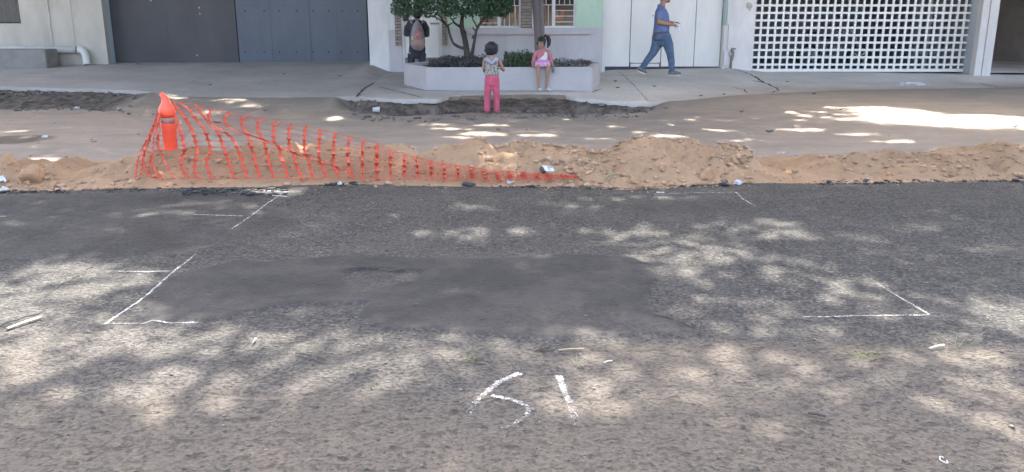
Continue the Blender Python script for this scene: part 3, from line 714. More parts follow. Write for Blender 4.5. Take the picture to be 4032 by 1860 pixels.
sd = net.modifiers.new('thickness', 'SOLIDIFY'); sd.thickness = .0016
tag(net, 'orange plastic barrier netting drooping from the post over the soil heap', 'barrier netting')

# ------------------------------------------------------------------ kerb stones
mb = None
kerbm = simple('kerb_stone', (.21, .155, .115), .9, .25, 6, .6, 25, .02, dirt=(.19, .15, .125))
kx = [at_z(p, 375, .2)[0] for p in (1762, 1815, 1893, 1960, 2022, 2105, 2170, 2236)]
for i, (a, b) in enumerate(zip(kx[:-1], kx[1:])):
    mb = MB(); ye = float(edgeY((a + b) / 2)); top = [.176, .19, .196, .197, .199, .197, .192][i]
    n = 7; r = random.Random(i); prof = []
    for k in range(n): prof.append((a + .006 + (b - a - .012) * k / (n - 1), ye - .10 + r.uniform(-.012, .012), r.uniform(-.012, .008)))
    vs = []; fs = []
    for (x, y, dz) in prof: vs += [(x, y, .07), (x, y + .01, top + dz - .015), (x, y + .035, top + dz * .5), (x, ye + .02, top + .002), (x, ye + .02, .07)]
    for k in range(n - 1):
        for j in range(5): fs.append((k * 5 + j, k * 5 + (j + 1) % 5, (k + 1) * 5 + (j + 1) % 5, (k + 1) * 5 + j))
    fs += [tuple(range(5)), tuple((n - 1) * 5 + j for j in range(4, -1, -1))]
    mb.add(vs, fs)
    tag(mb.build('kerb_stone', kerbm), ['short chipped kerb stone at the left end below the planter', 'brown kerb stone behind and left of the standing girl', 'brown kerb stone right behind the standing girl', 'brown kerb stone between the standing girl and the open joint',
        'brown kerb stone right of the open dark joint', 'long brown kerb stone below the seated girl', 'crumbling kerb stone at the right end below the planter'][i], 'kerb stone', 'kerb stones below the planter')
# ------------------------------------------------------------------ facades
fx = lambda px, Y, py=130: at_y(px, py, Y).x
fz = lambda py, Y: at_y(2016, py, Y).z
def wallm(name, col, dirt, amt=.3, bs=45):
    return simple(name, col, .92, .09, 2.6, .4, bs, .007, (1, 1, .38), dirt, min(1, amt * 1.9), spec=.15)
cream = wallm('cream_plaster', (.44, .41, .355), (.30, .28, .245))
white_w = wallm('white_plaster', (.68, .66, .65), (.46, .45, .45))
lav = wallm('lavender_plaster', (.52, .485, .50), (.43, .41, .42))
lav2 = wallm('pale_lavender_plaster', (.70, .66, .645), (.54, .51, .505), .4)
mint = wallm('mint_plaster', (.47, .60, .48), (.38, .49, .40))
roofm = simple('roof_slab', (.30, .28, .26), .9, .2, 2)
dark_in = simple('dark_interior', (.085, .083, .088), .95, .2, 1, 0)
white_metal = simple('white_metal', (.80, .77, .735), .5, .03, 3, .1, 20, .004, (1, 1, .3), (.62, .60, .58), .6)
white_frame = simple('white_frame', (.72, .72, .74), .5, .06, 8, 0)

# --- cream house with the dark metal gate
YA = 20.2; YG = 20.6
xa1 = fx(413, YA); xg0 = fx(430, YG); xgj = fx(934, YG); xg1 = fx(1452, YG)
b1 = thing('house', 'cream house at the left with a wide dark blue grey metal gate', 'house', (xa1, YA, 0))
x_w1 = fx(79, YA, 60); zw = fz(93, YA)
mb = MB(); mb.box(x_w1, xa1, YA, YA + .38, -.3, 5.2); mb.box(-16, x_w1, YA, YA + .38, -.3, zw); mb.box(-16, x_w1, YA, YA + .38, zw + 1.3, 5.2)
mb.box(xa1, xg1 + .1, YA + .002, YA + .38, 3.6, 5.2)
mb.box(-16.3, -16, YA, 31, -.3, 5.2); mb.box(-16, xg1 + .3, 30.7, 31, -.3, 5.2); mb.box(xg1 + .1, xg1 + .3, YG - .6, 30.7, -.3, 5.2)
mb.build('wall', cream, b1)
mb = MB(); mb.box(xa1 + .002, xg0, YG - .22, YG - .02, -.2, 3.6); mb.build('gate_jamb', wallm('blue_jamb', (.42, .49, .56), (.30, .33, .38)), b1)
mb = MB(); mb.box(-16.5, xg1 + .3, YA - .05, 31.2, 5.2, 5.4); mb.build('roof', roofm, b1)
wmb = MB(); wmb.box(-16, x_w1 - .02, YA + .15, YA + .18, zw + .02, zw + 1.28)
wn = wmb.build('window', simple('dark_pane', (.05, .052, .05), .35, .3, 3, 0, spec=.5), b1)
mb = MB()
for k in range(7): mb.tube([(x_w1 - .1 - .17 * k, YA + .06, zw), (x_w1 - .1 - .17 * k, YA + .06, zw + 1.3)], [.007, .007], 8)
mb.build('window_bars', simple('dark_bar', (.10, .10, .095), .6), wn)
mb = MB()
for (p0, p1) in (((182, 0), (208, 178)), ((274, 0), (295, 170))):
    a = at_y(*p0, YA - .012); b = at_y(*p1, YA - .012); a = Vector((b.x, a.y, 2.6)); b = Vector((b.x, b.y, b.z))
    mb.tube([a, b], [.012 if p0[0] < 200 else .006] * 2, 8)
mb.build('conduit', simple('conduit_paint', (.52, .50, .47), .7), b1)
pipem = simple('white_pipe', (.62, .61, .58), .5, .06, 3, .1, 20, .004, dirt=(.45, .43, .40))
yp = YA - .10; zc = fz(195, yp); rp = .078
pipe_pts = [(-16, yp, zc), (fx(290, yp), yp, zc)]
ex = fx(322, yp); pe = [(fx(300, yp), yp, zc), (ex - .06, yp, zc - .012), (ex + .0, yp - .01, zc - .06), (ex + .035, yp - .02, zc - .13), (ex + .045, yp - .04, zc - .24), (ex + .075, yp - .1, zc - .36)]
mb = MB(); mb.tube(pipe_pts, [rp, rp], 18); dp = mb.build('drain_pipe', pipem, b1, True)
mb = MB(); mb.tube(pe, [rp * 1.06] * 6, 18, cap=False); mb.tube([(fx(270, yp), yp, zc), (fx(272, yp), yp, zc)], [rp * 1.08] * 2, 18); mb.build('elbow', pipem, dp, True)
# gate leaves
gm1 = simple('charcoal_gate', (.066, .065, .07), .55, .10, 1.4, .15, 6, .01, (1, 1, .4), (.098, .092, .092), .8, spec=.4)
gm2 = simple('slate_gate', (.095, .108, .135), .5, .12, 1.4, .2, 5, .012, (1, 1, .4), (.070, .080, .10), .8, spec=.4)
zb = .345
g1 = MB().box(xg0 + .004, xgj - .012, YG, YG + .05, zb, 3.4).build('gate_leaf', gm1, b1); g1['label'] = 'dark charcoal gate leaf'
g2 = MB().box(xgj + .012, xg1 - .03, YG, YG + .05, zb + .01, 3.4).build('gate_leaf', gm2, b1); g2['label'] = 'slate blue panelled gate leaf'
mb = MB().box(xgj - .010, xgj + .010, YG + .01, YG + .03, zb, 3.4); mb.box(xg0, xg1, YG + .06, YG + .1, zb - .2, 3.4); mb.build('gate_frame', simple('gate_gap', (.02, .02, .025), .9), b1)
mb = MB()
for p, wd in ((1068, .012), (1212, .11), (1328, .012)):
    x = fx(p, YG); mb.box(x - wd / 2, x + wd / 2, YG - .012 if wd > .05 else YG - .006, YG - .001, zb + .02, 3.38)
for a, b in ((xgj + .03, fx(1205, YG)), (fx(1219, YG), xg1 - .05)):
    mb.box(a, b, YG - .007, YG - .0015, fz(22, YG) - .012, fz(22, YG) + .012)
mb.build('rib', gm2, g2)
for px_ in (965, 1040, 1100, 1168, 1232, 1294, 1345, 1407):
    for py_ in (44, 205): mb = MB(); mb.ell((fx(px_, YG, py_), YG - .01, fz(py_, YG)), (.018, .012, .014), None, 10, 6); mb.build('hinge_stud', simple('stud', (.035, .04, .05), .5), g2)
mb = MB(); mb.box(xg0 + .02, xgj - .03, YG - .005, YG - .001, fz(24, YG) - .008, fz(24, YG) + .008); x = fx(660, YG); mb.box(x - .006, x + .006, YG - .004, YG - .001, zb + .02, fz(26, YG))
mb.build('rib', gm1, g1)
for px_, py_ in ((785, 31), (788, 55), (777, 218), (595, 4)): mb = MB(); mb.ell((fx(px_, YG, py_), YG - .012, fz(py_, YG)), (.018, .016, .018), None, 12, 8); mb.build('lock', simple('lock_metal', (.55, .52, .45), .4, metal=.4), g1, True)

# --- lavender and mint house
YB_ = 19.4; YD = 19.8; YBR = YB_ - .02
b2 = thing('house', 'lavender house with mint green upper wall, barred windows and brick strips', 'house', (0, YB_, 0))
xb0 = fx(1452, YB_); xp1 = fx(1533, YB_, 200); xd0, xd1 = fx(1583, YB_, 150), fx(1740, YB_, 150)
zl = fz(111, YB_)                                # level where lavender meets mint
wx = [fx(p, YB_, 60) for p in (1880, 2051, 2095, 2267)]; xe = fx(2374, YB_)
zd_t = 2.55; zs = fz(228, YB_)
mb = MB()
for (a, b, z0, z1) in ((xp1, xd0, -.3, fz(118, YB_)), (xd1, xe, -.3, zl), (xd0, xd1, -.3, fz(250, YB_))): mb.box(a, b, YB_, YB_ + .3, z0, z1)
mb.build('wall', lav, b2)
mb = MB(); mb.box(xb0, xp1, YB_ - .006, YB_ + .3, -.3, 5.2); mb.box(xp1, xd0, YB_, YB_ + .3, fz(118, YB_), 5.2)
o = mb.build('wall', white_w, b2); o['label'] = 'whitewashed pillar beside the gate'
mb = MB()
for (a, b, z0, z1) in ((xd1, wx[0], zl, 3.1), (wx[3], xe, zl, 3.1), (xd0, xe, 3.1, 5.2), (xd0, xd1, zd_t, 3.1), (wx[0], wx[1], 2.7, 3.1), (wx[1], wx[2], 2.7, 3.1), (wx[2], wx[3], 2.7, 3.1)): mb.box(a, b, YB_ + .001, YB_ + .3, z0, z1)
o = mb.build('wall', mint, b2); o['label'] = 'mint green upper wall'
mb = MB()
bx1, bx2 = fx(2842, YD), fx(2866, YD - .2); bx3 = fx(2966, YD - .25)
mb.box(bx1, bx2, YD - .22, YD + .2, fz(100, YD), 5.2); o = mb.build('wall', wallm('pale_mint', (.46, .56, .53), (.36, .44, .42)), b2); o['label'] = 'pale mint strip beside the white gate'
mb = MB(); mb.box(bx1, bx2, YD - .221, YD + .2, -.3, fz(100, YD)); mb.box(bx2, bx3, YD - .26, YD + .2, -.3, 5.2)
mb.box(xe, bx1, YD - .05, YD + .2, 2.9, 5.2)
o = mb.build('wall', lav2, b2); o['label'] = 'pale lavender pier with flaking paint'
# flaked and whitewashed patches on the pier: thin skins of paint
yq = YD - .262
def flake(pl, mat_, nm, lb=None, Y=yq, th=.003):
    mb = MB(); mb.slab([(fx(a, Y, b), fz(b, Y)) for a, b in pl], Y - th, Y); o = mb.build(nm, mat_, b2)
    if lb: o['label'] = lb
flake([(2870, -60), (2896, -60), (2892, 60), (2888, 99), (2862, 98), (2866, 40)], white_w, 'paint_patch')
flake([(2930, -60), (2978, -60), (2975, 30), (2962, 38), (2955, 40), (2928, 32)], white_w, 'paint_patch')
flake([(2938, 14), (2950, 9), (2960, 14), (2963, 26), (2957, 36), (2954, 46), (2948, 40), (2939, 32)], simple('bare_plaster', (.42, .40, .36), .95, .2, 12), 'bare_patch', None, yq - .004)
flake([(2952, 108), (2957, 118), (2965, 134), (2963, 146), (2958, 130)], simple('bare_white', (.66, .65, .62), .95), 'bare_patch')
mb = MB(); mb.box(xb0, 9.0, 30.7, 31, -.3, 5.2); mb.box(xb0, xb0 + .2, YB_ + .302, 30.7, -.3, 5.2); mb.box(bx3 - .2, bx3, YD + .202, 30.7, -.3, 5.2); mb.build('wall', lav2, b2)
mb = MB(); mb.box(xb0, bx3, YB_ - .08, 31, 5.2, 5.4); mb.build('roof', roofm, b2)
# sill band with a shadow gap under it
mb = MB(); mb.box(fx(1835, YB_ - .07), fx(2325, YB_ - .07), YB_ - .07, YB_ - .001, fz(136, YB_), fz(112, YB_)); mb.build('sill_band', lav, b2, bevel=.006)
# brick strips
def brick_mat():
    m, N, L, P = new_mat('brick'); t = N.new('ShaderNodeTexCoord'); mp = N.new('ShaderNodeMapping'); mp.inputs['Rotation'].default_value = (R_(90), 0, 0)
    L.new(t.outputs['Object'], mp.inputs[0]); br = N.new('ShaderNodeTexBrick'); L.new(mp.outputs[0], br.inputs['Vector'])
    br.inputs['Scale'].default_value = 1; br.inputs['Brick Width'].default_value = .21; br.inputs['Row Height'].default_value = .066; br.inputs['Mortar Size'].default_value = .006; br.inputs['Mortar Smooth'].default_value = .2
    br.inputs['Color1'].default_value = (.35, .285, .235, 1); br.inputs['Color2'].default_value = (.22, .185, .16, 1); br.inputs['Mortar'].default_value = (.075, .07, .068, 1); br.inputs['Bias'].default_value = -.1
    f = noise(N, L, t.outputs['Object'], 14, 5); L.new(mixc(N, L, mth(N, L, 'MULTIPLY', f, .15), br.outputs['Color'], (.27, .24, .22)), P.inputs['Base Color']); P.inputs['Roughness'].default_value = .9
    bump(N, L, P, mth(N, L, 'MULTIPLY', br.outputs['Fac'], -1), 1, .012); return m
brickm = brick_mat()
for a, b, z0, z1, y in ((fx(1556, YB_), fx(1580, YB_), fz(181, YB_), 2.7, YB_ - .025), (fx(1741, YB_), fx(1761, YB_), fz(180, YB_), 2.7, YB_ - .025)):
    MB().box(a, b, y, YB_ + .02, z0, z1).build('brick_strip', brickm, b2)
MB().box(wx[1] + .001, wx[2] - .001, YB_ - .015, YB_ + .29, zl + .001, 2.70).build('brick_strip', brickm, b2)
# house door
dr = MB().box(xd0 + .06, xd1 - .06, YB_ + .05, YB_ + .1, zs, zd_t).build('door', white_metal, b2)
MB().box(fx(1588, YB_), fx(1610, YB_), YB_ - .005, YB_ + .045, fz(84, YB_), fz(58, YB_)).build('letter_box', simple('dark_box', (.05, .048, .055), .6), dr)
MB().box(fx(1694, YB_), fx(1730, YB_), YB_ + .035, YB_ + .048, fz(97, YB_), fz(90, YB_)).build('letter_slot', simple('dull_metal', (.25, .24, .27), .5), dr)
mb = MB(); mb.box(xd0, xd0 + .055, YB_ + .02, YB_ + .14, fz(250, YB_), zd_t); mb.box(xd1 - .055, xd1, YB_ + .02, YB_ + .14, fz(250, YB_), zd_t); mb.build('door_frame', lav2, b2)
MB().box(xd0 + .056, xd1 - .056, YB_ - .02, YB_ + .14, -.1, zs - .005).build('door_step', simple('brown_step', (.23, .185, .165), .9, .15, 6), b2)
# windows
glass, N, L, P = new_mat('window_glass'); P.inputs['Base Color'].default_value = (.62, .64, .64, 1); P.inputs['Roughness'].default_value = .06; P.inputs['Transmission Weight'].default_value = 1.0; P.inputs['IOR'].default_value = 1.3
tr_ = N.new('ShaderNodeBsdfTransparent'); gl = N.new('ShaderNodeBsdfGlossy'); gl.inputs['Roughness'].default_value = .08; mx = N.new('ShaderNodeMixShader'); mx.inputs[0].default_value = .025
tr_.inputs[0].default_value = (.82, .84, .84, 1); L.new(tr_.outputs[0], mx.inputs[1]); L.new(gl.outputs[0], mx.inputs[2]); L.new(mx.outputs[0], N['Material Output'].inputs[0])
def window(x0, x1, mull, bars, label):
    z0, z1 = zl, 2.7; y0 = YB_ + .06; fw = .045
    mb = MB(); mb.box(x0, x0 + fw, y0, y0 + .05, z0, z1); mb.box(x1 - fw, x1, y0, y0 + .05, z0, z1)
    mb.box(x0 + fw, x1 - fw, y0 + .001, y0 + .049, z0, z0 + fw); mb.box(x0 + fw, x1 - fw, y0 + .001, y0 + .049, z1 - fw, z1)
    mb.box(mull - .035, mull + .035, y0 - .01, y0 + .045, z0 + fw, z1 - fw)
    wn = mb.build('window', white_frame, b2); wn['label'] = label
    mb = MB()
    for (a, b, c, d) in bars:
        t = .0062; y1 = y0 - .025
        if abs(a - c) < 1e-6: mb.box(a - t, a + t, y1 - .006, y1 + .012, b, d)
        else: mb.box(a, c, y1 - .010, y1 + .008, b - t, b + t)
    mb.build('window_bars', white_frame, wn)
    MB().box(x0 + fw, x1 - fw, y0 + .022, y0 + .028, z0 + fw, z1 - fw).build('pane', glass, wn)
    return wn
X = lambda p, py=60: fx(p, YB_ + .03, py); Z = lambda p: fz(p, YB_ + .03)
h = lambda p0, p1, py: (X(p0), Z(py), X(p1), Z(py)); v_ = lambda p, py0, py1: (X(p), Z(py0), X(p), Z(py1))
vt = lambda p, py0: (X(p), Z(py0), X(p), 2.65)
window(wx[0], wx[1], X(1965), [h(1884, 1962, 67), h(1884, 1962, 91), h(1968, 2048, 23), v_(2006, 106, 23), v_(2028, 106, 23), v_(1986, 106, 23), vt(2000, 23), vt(2025, 23)], 'white framed barred window behind the tree')
window(wx[2], wx[3], X(2180), [h(2138, 2178, 20), v_(2139, 106, 20), v_(2159, 106, 20), v_(2118, 106, 20), h(2184, 2262, 20), h(2184, 2262, 42), h(2184, 2262, 64), h(2184, 2262, 87), vt(2202, 20), vt(2222, 20), vt(2243, 20), vt(2150, 20)], 'white framed barred window beside the mint wall')
brown_in = simple('brown_room', (.12, .075, .06), .9, .25, 2, 0)
mb = MB()
def room(mb, x0, x1, y0, y1, z0, z1):
    mb.add([(x0, y0, z0), (x1, y0, z0), (x1, y1, z0), (x0, y1, z0), (x0, y0, z1), (x1, y0, z1), (x1, y1, z1), (x0, y1, z1)], [(0, 1, 2, 3), (4, 7, 6, 5), (3, 2, 6, 7), (0, 3, 7, 4), (1, 5, 6, 2)])
room(mb, wx[0] - .4, wx[3] + .5, YB_ + .31, YB_ + 2.6, .3, 2.9); mb.build('room', brown_in, b2)
mb = MB()
def curtain(x0, x1, y, z0, z1, n=22):
    vs = []; fs = []
    for i in range(n + 1):
        x = x0 + (x1 - x0) * i / n; yy = y + .025 * math.sin(i * 1.7) + .01 * math.sin(i * 3.1)
        vs += [(x, yy, z0), (x, yy, z1)]
        if i: fs.append((2 * i - 2, 2 * i, 2 * i + 1, 2 * i - 1))
    mb.add(vs, fs)
curtain(wx[0], wx[1], YB_ + .42, .8, 2.8); curtain(wx[2], wx[2] + .85 * (X(2180) - wx[2]) + .05, YB_ + .42, .8, 2.8, 14)
mb.build('curtain', simple('brown_curtain', (.10, .045, .034), .9, .25, 5), b2)
# orange thing seen through the right window
yo = YB_ + .75; qo = ppm(yo, 1.3)
mb = MB(); a = at_y(2212, 74, yo); mb.box(a.x - 28 / qo, a.x + 8 / qo, yo, yo + .2, a.z - 5 / qo, a.z + 8 / qo); mb.box(a.x - 5 / qo, a.x + 9 / qo, yo + .02, yo + .1, a.z + 8 / qo, a.z + 30 / qo)
mb.box(a.x - 25 / qo, a.x - 14 / qo, yo + .04, yo + .1, a.z + 8 / qo, a.z + 26 / qo)
tag(mb.build('orange_item', simple('orange_item_plastic', (.75, .12, .06), .5), None, False, .012), 'small orange plastic seat inside the right barred window', 'plastic seat')
mb = MB(); a = at_y(2205, 83, yo); mb.box(a.x - .75, a.x + .35, yo - .05, yo + .4, a.z - .03, a.z)
for dx in (-.7, .3):
    for dy in (0, .34): mb.box(a.x + dx - .02, a.x + dx + .02, yo + dy - .02, yo + dy + .02, .3, a.z - .03)
tag(mb.build('table', simple('table_wood', (.25, .14, .09), .6)), 'brown table inside the room behind the right window', 'table')
# white sheet metal gate with a wicket door
xw0, xw1 = fx(2379, YD), fx(2840, YD); zw0 = .30
js = [fx(2482, YD), fx(2606, YD), fx(2737, YD)]
edges = [xw0, js[0], js[1], js[2], xw1]
gap = simple('gap_dark', (.09, .09, .11), .9)
MB().box(xw0 + .002, xw1 - .002, YD + .045, YD + .06, zw0 - .05, 2.9).build('gate_frame', gap, b2)
for i in range(4):
    g = .012 if i in (0, 1) else .009
    mb = MB(); mb.box(edges[i] + g, edges[i + 1] - (.010 if i == 1 else .006), YD + (.006 if i == 1 else 0), YD + .03, zw0 + (.02 if i != 1 else .10), 2.88)
    if i == 1: mb.box(edges[1] + .03, edges[2] - .03, YD - .008, YD + .004, zw0 + .015, zw0 + .085)
    pn = mb.build('gate_leaf', white_metal, b2)
    if i == 1:
        pn['label'] = 'narrow white wicket door'
        mb = MB(); mb.ell((fx(2570, YD, 62), YD - .01, fz(62, YD)), (.02, .02, .02), None, 10, 8); mb.build('handle', simple('dull_metal2', (.5, .5, .52), .4), pn)
        for xx in (edges[1] + .03, edges[2] - .05): mb = MB(); mb.box(xx - .02, xx + .04, YD - .006, YD + .005, zw0 + .087, zw0 + .11); mb.build('bolt', simple('bolt_metal', (.2, .2, .22), .5), pn)
MB().box(xw0 - .12, xw0 - .004, YD - .38, YD + .1, -.3, 2.9).build('gate_jamb', lav2, b2)

# --- house with white lattice gate
b3 = thing('house', 'pale house at the right with a white lattice gate and a dark open garage', 'house', (8, YD, 0))
xl0, xl1 = fx(2966, YD), fx(3818, YD); zb0 = .205; pitch = (xl1 - xl0) / 30
mb = MB(); bw = .046; ztop = 2.62
n = 31
for i in range(n):
    x = xl0 + (xl1 - xl0) * i / (n - 1); mb.box(x - bw / 2, x + bw / 2, YD - .012, YD + .026, zb0 + .06, ztop)
k = 0; z = fz(255, YD)
while z < ztop:
    mb.box(xl0 - bw / 2, xl1 + bw / 2, YD - .016, YD + .030, z - bw / 2, z + bw / 2); z += pitch
mb.box(xl0 - bw / 2, xl1 + bw / 2, YD - .02, YD + .034, zb0, zb0 + .065); mb.box(xl0 - bw / 2 - .03, xl1 + bw / 2 + .03, YD - .02, YD + .034, ztop, ztop + .08)
lat = mb.build('lattice_gate', simple('white_lattice', (.80, .78, .745), .55, .05, 4, .1, 25, .004), b3)
YP3 = 19.3
x0p, x1p, x2p = fx(3820, YD), fx(3846, YP3 + .1, 140), fx(3920, YP3, 140)
blue_j = wallm('bluish_jamb', (.45, .465, .50), (.38, .40, .42))
MB().box(x0p, x1p, YP3 + .2, YD + .3, -.3, 3.0).build('gate_jamb', blue_j, b3)
xm = fx(3884, YP3, 140)
mb = MB(); mb.box(x1p + .002, xm - .012, YP3, YP3 + .6, -.3, 3.0); mb.box(xm + .012, x2p, YP3 - .004, YP3 + .6, -.3, 3.0); mb.box(xm - .012, xm + .012, YP3 + .03, YP3 + .6, -.3, 3.0)
o = mb.build('pier', wallm('pale_pier', (.62, .59, .57), (.46, .43, .40), .35), b3)
mb = MB(); mb.box(bx3 + .002, 22, YP3 + .1, YD + .3, 3.0, 5.2); mb.box(bx3 + .002, bx3 + .2, YD + .302, 31, -.3, 5.2); mb.box(22, 22.3, YP3, 31, -.3, 5.2); mb.box(bx3 + .2, 22, 30.7, 31, -.3, 5.2)
mb.box(x2p + 3.6, 22, YP3 + .1, YP3 + .5, -.3, 3.0)
mb.build('wall', wallm('pale_wall', (.48, .47, .48), (.38, .37, .37)), b3)
mb = MB(); mb.box(bx3, 22.4, YP3 - .05, 31.2, 5.2, 5.4)
for i in range(70): 
    x = bx3 + .1 + i * .19; mb.box(x, x + .1, YP3 - .16, YP3 - .051, 5.21, 5.37)
mb.build('roof', roofm, b3)
mb = MB(); room(mb, bx3 + .21, x0p + .1, YD + .32, YD + 6.5, .16, 2.95); o = mb.build('garage', simple('grey_room', (.38, .37, .38), .95, .15, 1.2, 0), b3); o['label'] = 'garage behind the lattice gate'
mb = MB(); room(mb, x1p + .3, x2p + 3.55, YP3 + .62, YP3 + 8, .17, 2.95); o = mb.build('garage', simple('brown_room2', (.58, .53, .49), .95, .15, 1.2, 0), b3); o['label'] = 'dark open garage at the right edge'
mb = MB()
for px_ in (3612, 3648, 3698): 
    x = fx(px_, YD + 1.5); mb.box(x - .05, x + .05, YD + 1.4, YD + 1.6, .18, 2.9)
mb.box(fx(3600, YD + 1.5), fx(3730, YD + 1.5), YD + 1.45, YD + 1.5, fz(215, YD + 1.5), fz(208, YD + 1.5))
mb.build('inner_grille', simple('grey_white', (.50, .49, .49), .7), b3)
# motorcycle standing behind the lattice
def motorcycle():
    ym = YD + 1.3; gz = .18; c = fx(3390, ym); q = Vector((c, ym, gz)); rw = .30
    t = thing('motorcycle', 'motorcycle with a spoked wheel parked behind the white lattice gate', 'motorcycle', q)
    tyre = simple('tyre', (.03, .03, .032), .8); met = simple('grey_metal', (.42, .41, .40), .35, metal=.6); redp = simple('red_paint', (.45, .05, .06), .35); dk = simple('black_seat', (.04, .04, .042), .6)
    for dx in (0, -1.22):
        cc = q + Vector((dx, 0, rw)); mb = MB(); pts = [cc + Vector((math.cos(a) * (rw - .045), 0, math.sin(a) * (rw - .045))) for a in [i * 2 * math.pi / 28 for i in range(29)]]
        mb.tube(pts, [.045] * 29, 10, (0, 1, 0), False); wh = mb.build('wheel', tyre, t, True)
        mb = MB(); pts = [cc + Vector((math.cos(a) * (rw - .1), 0, math.sin(a) * (rw - .1))) for a in [i * 2 * math.pi / 28 for i in range(29)]]; mb.tube(pts, [.012] * 29, 8, (0, 1, 0), False)
        for i in range(6):
            a = i * math.pi / 3 + .5; d = Vector((math.cos(a), 0, math.sin(a))); mb.tube([cc, cc + d * (rw - .1)], [.014, .028], 8)
        mb.tube([cc + Vector((0, -.05, 0)), cc + Vector((0, .05, 0))], [.05, .05], 14); mb.build('rim', simple('pale_metal', (.62, .60, .57), .4), wh)
    mb = MB(); mb.tube([q + Vector((0, -.07, rw)), q + Vector((-.14, -.07, .72)), q + Vector((-.24, -.05, 1.0))], [.025, .03, .025], 10); mb.tube([q + Vector((0, .07, rw)), q + Vector((-.14, .07, .72)), q + Vector((-.24, .05, 1.0))], [.025, .03, .025], 10)
    mb.tube([q + Vector((-.26, -.34, 1.04)), q + Vector((-.22, 0, .98)), q + Vector((-.26, .34, 1.04))], [.014, .016, .014], 10); mb.build('fork', met, t, True)
    mb = MB(); mb.tube([q + Vector((-.25, 0, .80)), q + Vector((-.42, 0, .84)), q + Vector((-.62, 0, .76))], [(.10, .08), (.16, .12), (.08, .07)], 14, (0, 1, 0), round_cap=True); mb.build('tank', simple('grey_tank', (.30, .30, .28), .4), t, True)
    mb = MB(); mb.tube([q + Vector((-.62, 0, .76)), q + Vector((-.9, 0, .78)), q + Vector((-1.25, 0, .86))], [(.09, .05), (.12, .055), (.08, .04)], 14, (0, 1, 0), round_cap=True); mb.build('seat', dk, t, True)
    mb = MB(); mb.box(q.x - .72, q.x - .36, ym - .14, ym + .14, gz + .30, gz + .62); mb.tube([q + Vector((-.4, -.15, .35)), q + Vector((-.9, -.18, .3)), q + Vector((-1.4, -.18, .36))], [.03, .045, .05], 12); mb.build('engine', met, t, True, .03)
    mb = MB(); mb.tube([q + Vector((-.30, 0, .92)), q + Vector((-.22, 0, .90)), q + Vector((-.14, 0, .90))], [.05, .09, .085], 14); mb.build('headlight', met, t, True)
    mb = MB(); mb.box(q.x - .62, q.x - .40, ym - .10, ym + .1, gz + .92, gz + 1.02); mb.build('helmet_bag', redp, t, True, .03)
motorcycle()
# water meter pipe by the pier
yt = YD - .32
tp = thing('water_tap', 'rusty water pipe and tap in front of the pale lavender pier', 'water tap', at_y(2880, 268, yt))
rust = simple('rusty_pipe', (.22, .19, .165), .7, .4, 20, .4)
mb = MB(); mb.tube([at_y(2876, 270, yt), at_y(2879, 245, yt), at_y(2883, 225, yt), at_y(2884, 208, yt), at_y(2882, 193, yt)], [.03, .022, .04, .045, .02], 10); mb.build('pipe', rust, tp, True)
mb = MB(); mb.tube([at_y(2882, 192, yt), at_y(2898, 193, yt)], [.018, .012], 8); mb.build('tap', rust, tp, True); mb = MB(); mb.ell(at_y(2876, 214, yt), (.035, .035, .05)); mb.build('valve', simple('pale_valve', (.5, .48, .44), .7), tp, True)
mb = MB(); mb.box(fx(2853, yt + .04, 200), fx(2880, yt + .04, 200), yt + .03, yt + .058, fz(258, yt), fz(202, yt)); mb.build('meter_panel', lav2, tp)

# --- low concrete block at the far left, in front of the cream house
yk = 19.45
pl_ = [(-14, yk), (fx(183, yk, 230), yk), (fx(186, yk, 230), YA - .25), (-14, YA - .25)]
mb = MB(); mb.prism(pl_, .1, fz(196, yk)); tag(mb.build('concrete_block', simple('grey_block', (.235, .222, .208), .93, .15, 2.5, .5, 30, .01, dirt=(.14, .135, .13)), None, False, .02), 'low grey concrete ramp wall against the cream house below the white pipe', 'concrete block')

# ------------------------------------------------------------------ planter
ZT = .60
def top(px, py): p = at_z(px, py, ZT); return (p.x, p.y)
A_ = top(1588, 250); Bp = top(1678, 267); Cp = top(2333, 265); Dp = top(2364, 247)
outer = [A_, Bp, Cp, Dp, (Dp[0] - .25, 17.75), (A_[0] + .75, 17.75)]
ctr = Vector((sum(p[0] for p in outer) / 6, sum(p[1] for p in outer) / 6))
def inset(pl, d):
    out = []; n = len(pl)
    for i in range(n):
        p, q0, q1 = Vector(pl[i]), Vector(pl[i - 1]), Vector(pl[(i + 1) % n]); e0 = (p - q0).normalized(); e1 = (q1 - p).normalized()
        n0 = Vector((-e0.y, e0.x)); n1 = Vector((-e1.y, e1.x)); b = (n0 + n1); b = b / max(.3, b.dot(n0)); out.append(tuple(p + b * d))
    return out
inner = inset(outer, .13)
if Vector(inner[0]).to_2d() != None and (Vector(inner[1]) - ctr).length > (Vector(outer[1]) - ctr).length: inner = inset(outer, -.13)
planter = thing('planter', 'low pale lavender angled planter wall at the pavement edge', 'planter', (ctr.x, ctr.y, .2))
mb = MB(); n = len(outer); vs = [(p[0], p[1], .0) for p in outer] + [(p[0], p[1], ZT) for p in outer] + [(p[0], p[1], ZT) for p in inner] + [(p[0], p[1], .0) for p in inner]
fs = []
for i in range(n):
    j = (i + 1) % n; fs += [(i, j, n + j, n + i), (n + i, n + j, 2 * n + j, 2 * n + i), (2 * n + i, 2 * n + j, 3 * n + j, 3 * n + i)]
mb.add(vs, fs); mb.build('wall', simple('planter_paint', (.42, .39, .39), .92, .06, 2.2, .4, 30, .008, (1, 1, 1), (.38, .36, .355), .4), planter, False, .018)
mb = MB(); mb.add([(p[0], p[1], ZT - .06) for p in inner], [tuple(range(n))]); mb.build('soil', simple('planter_soil', (.075, .062, .052), .95, .4, 9, .6, 30, .02), planter)
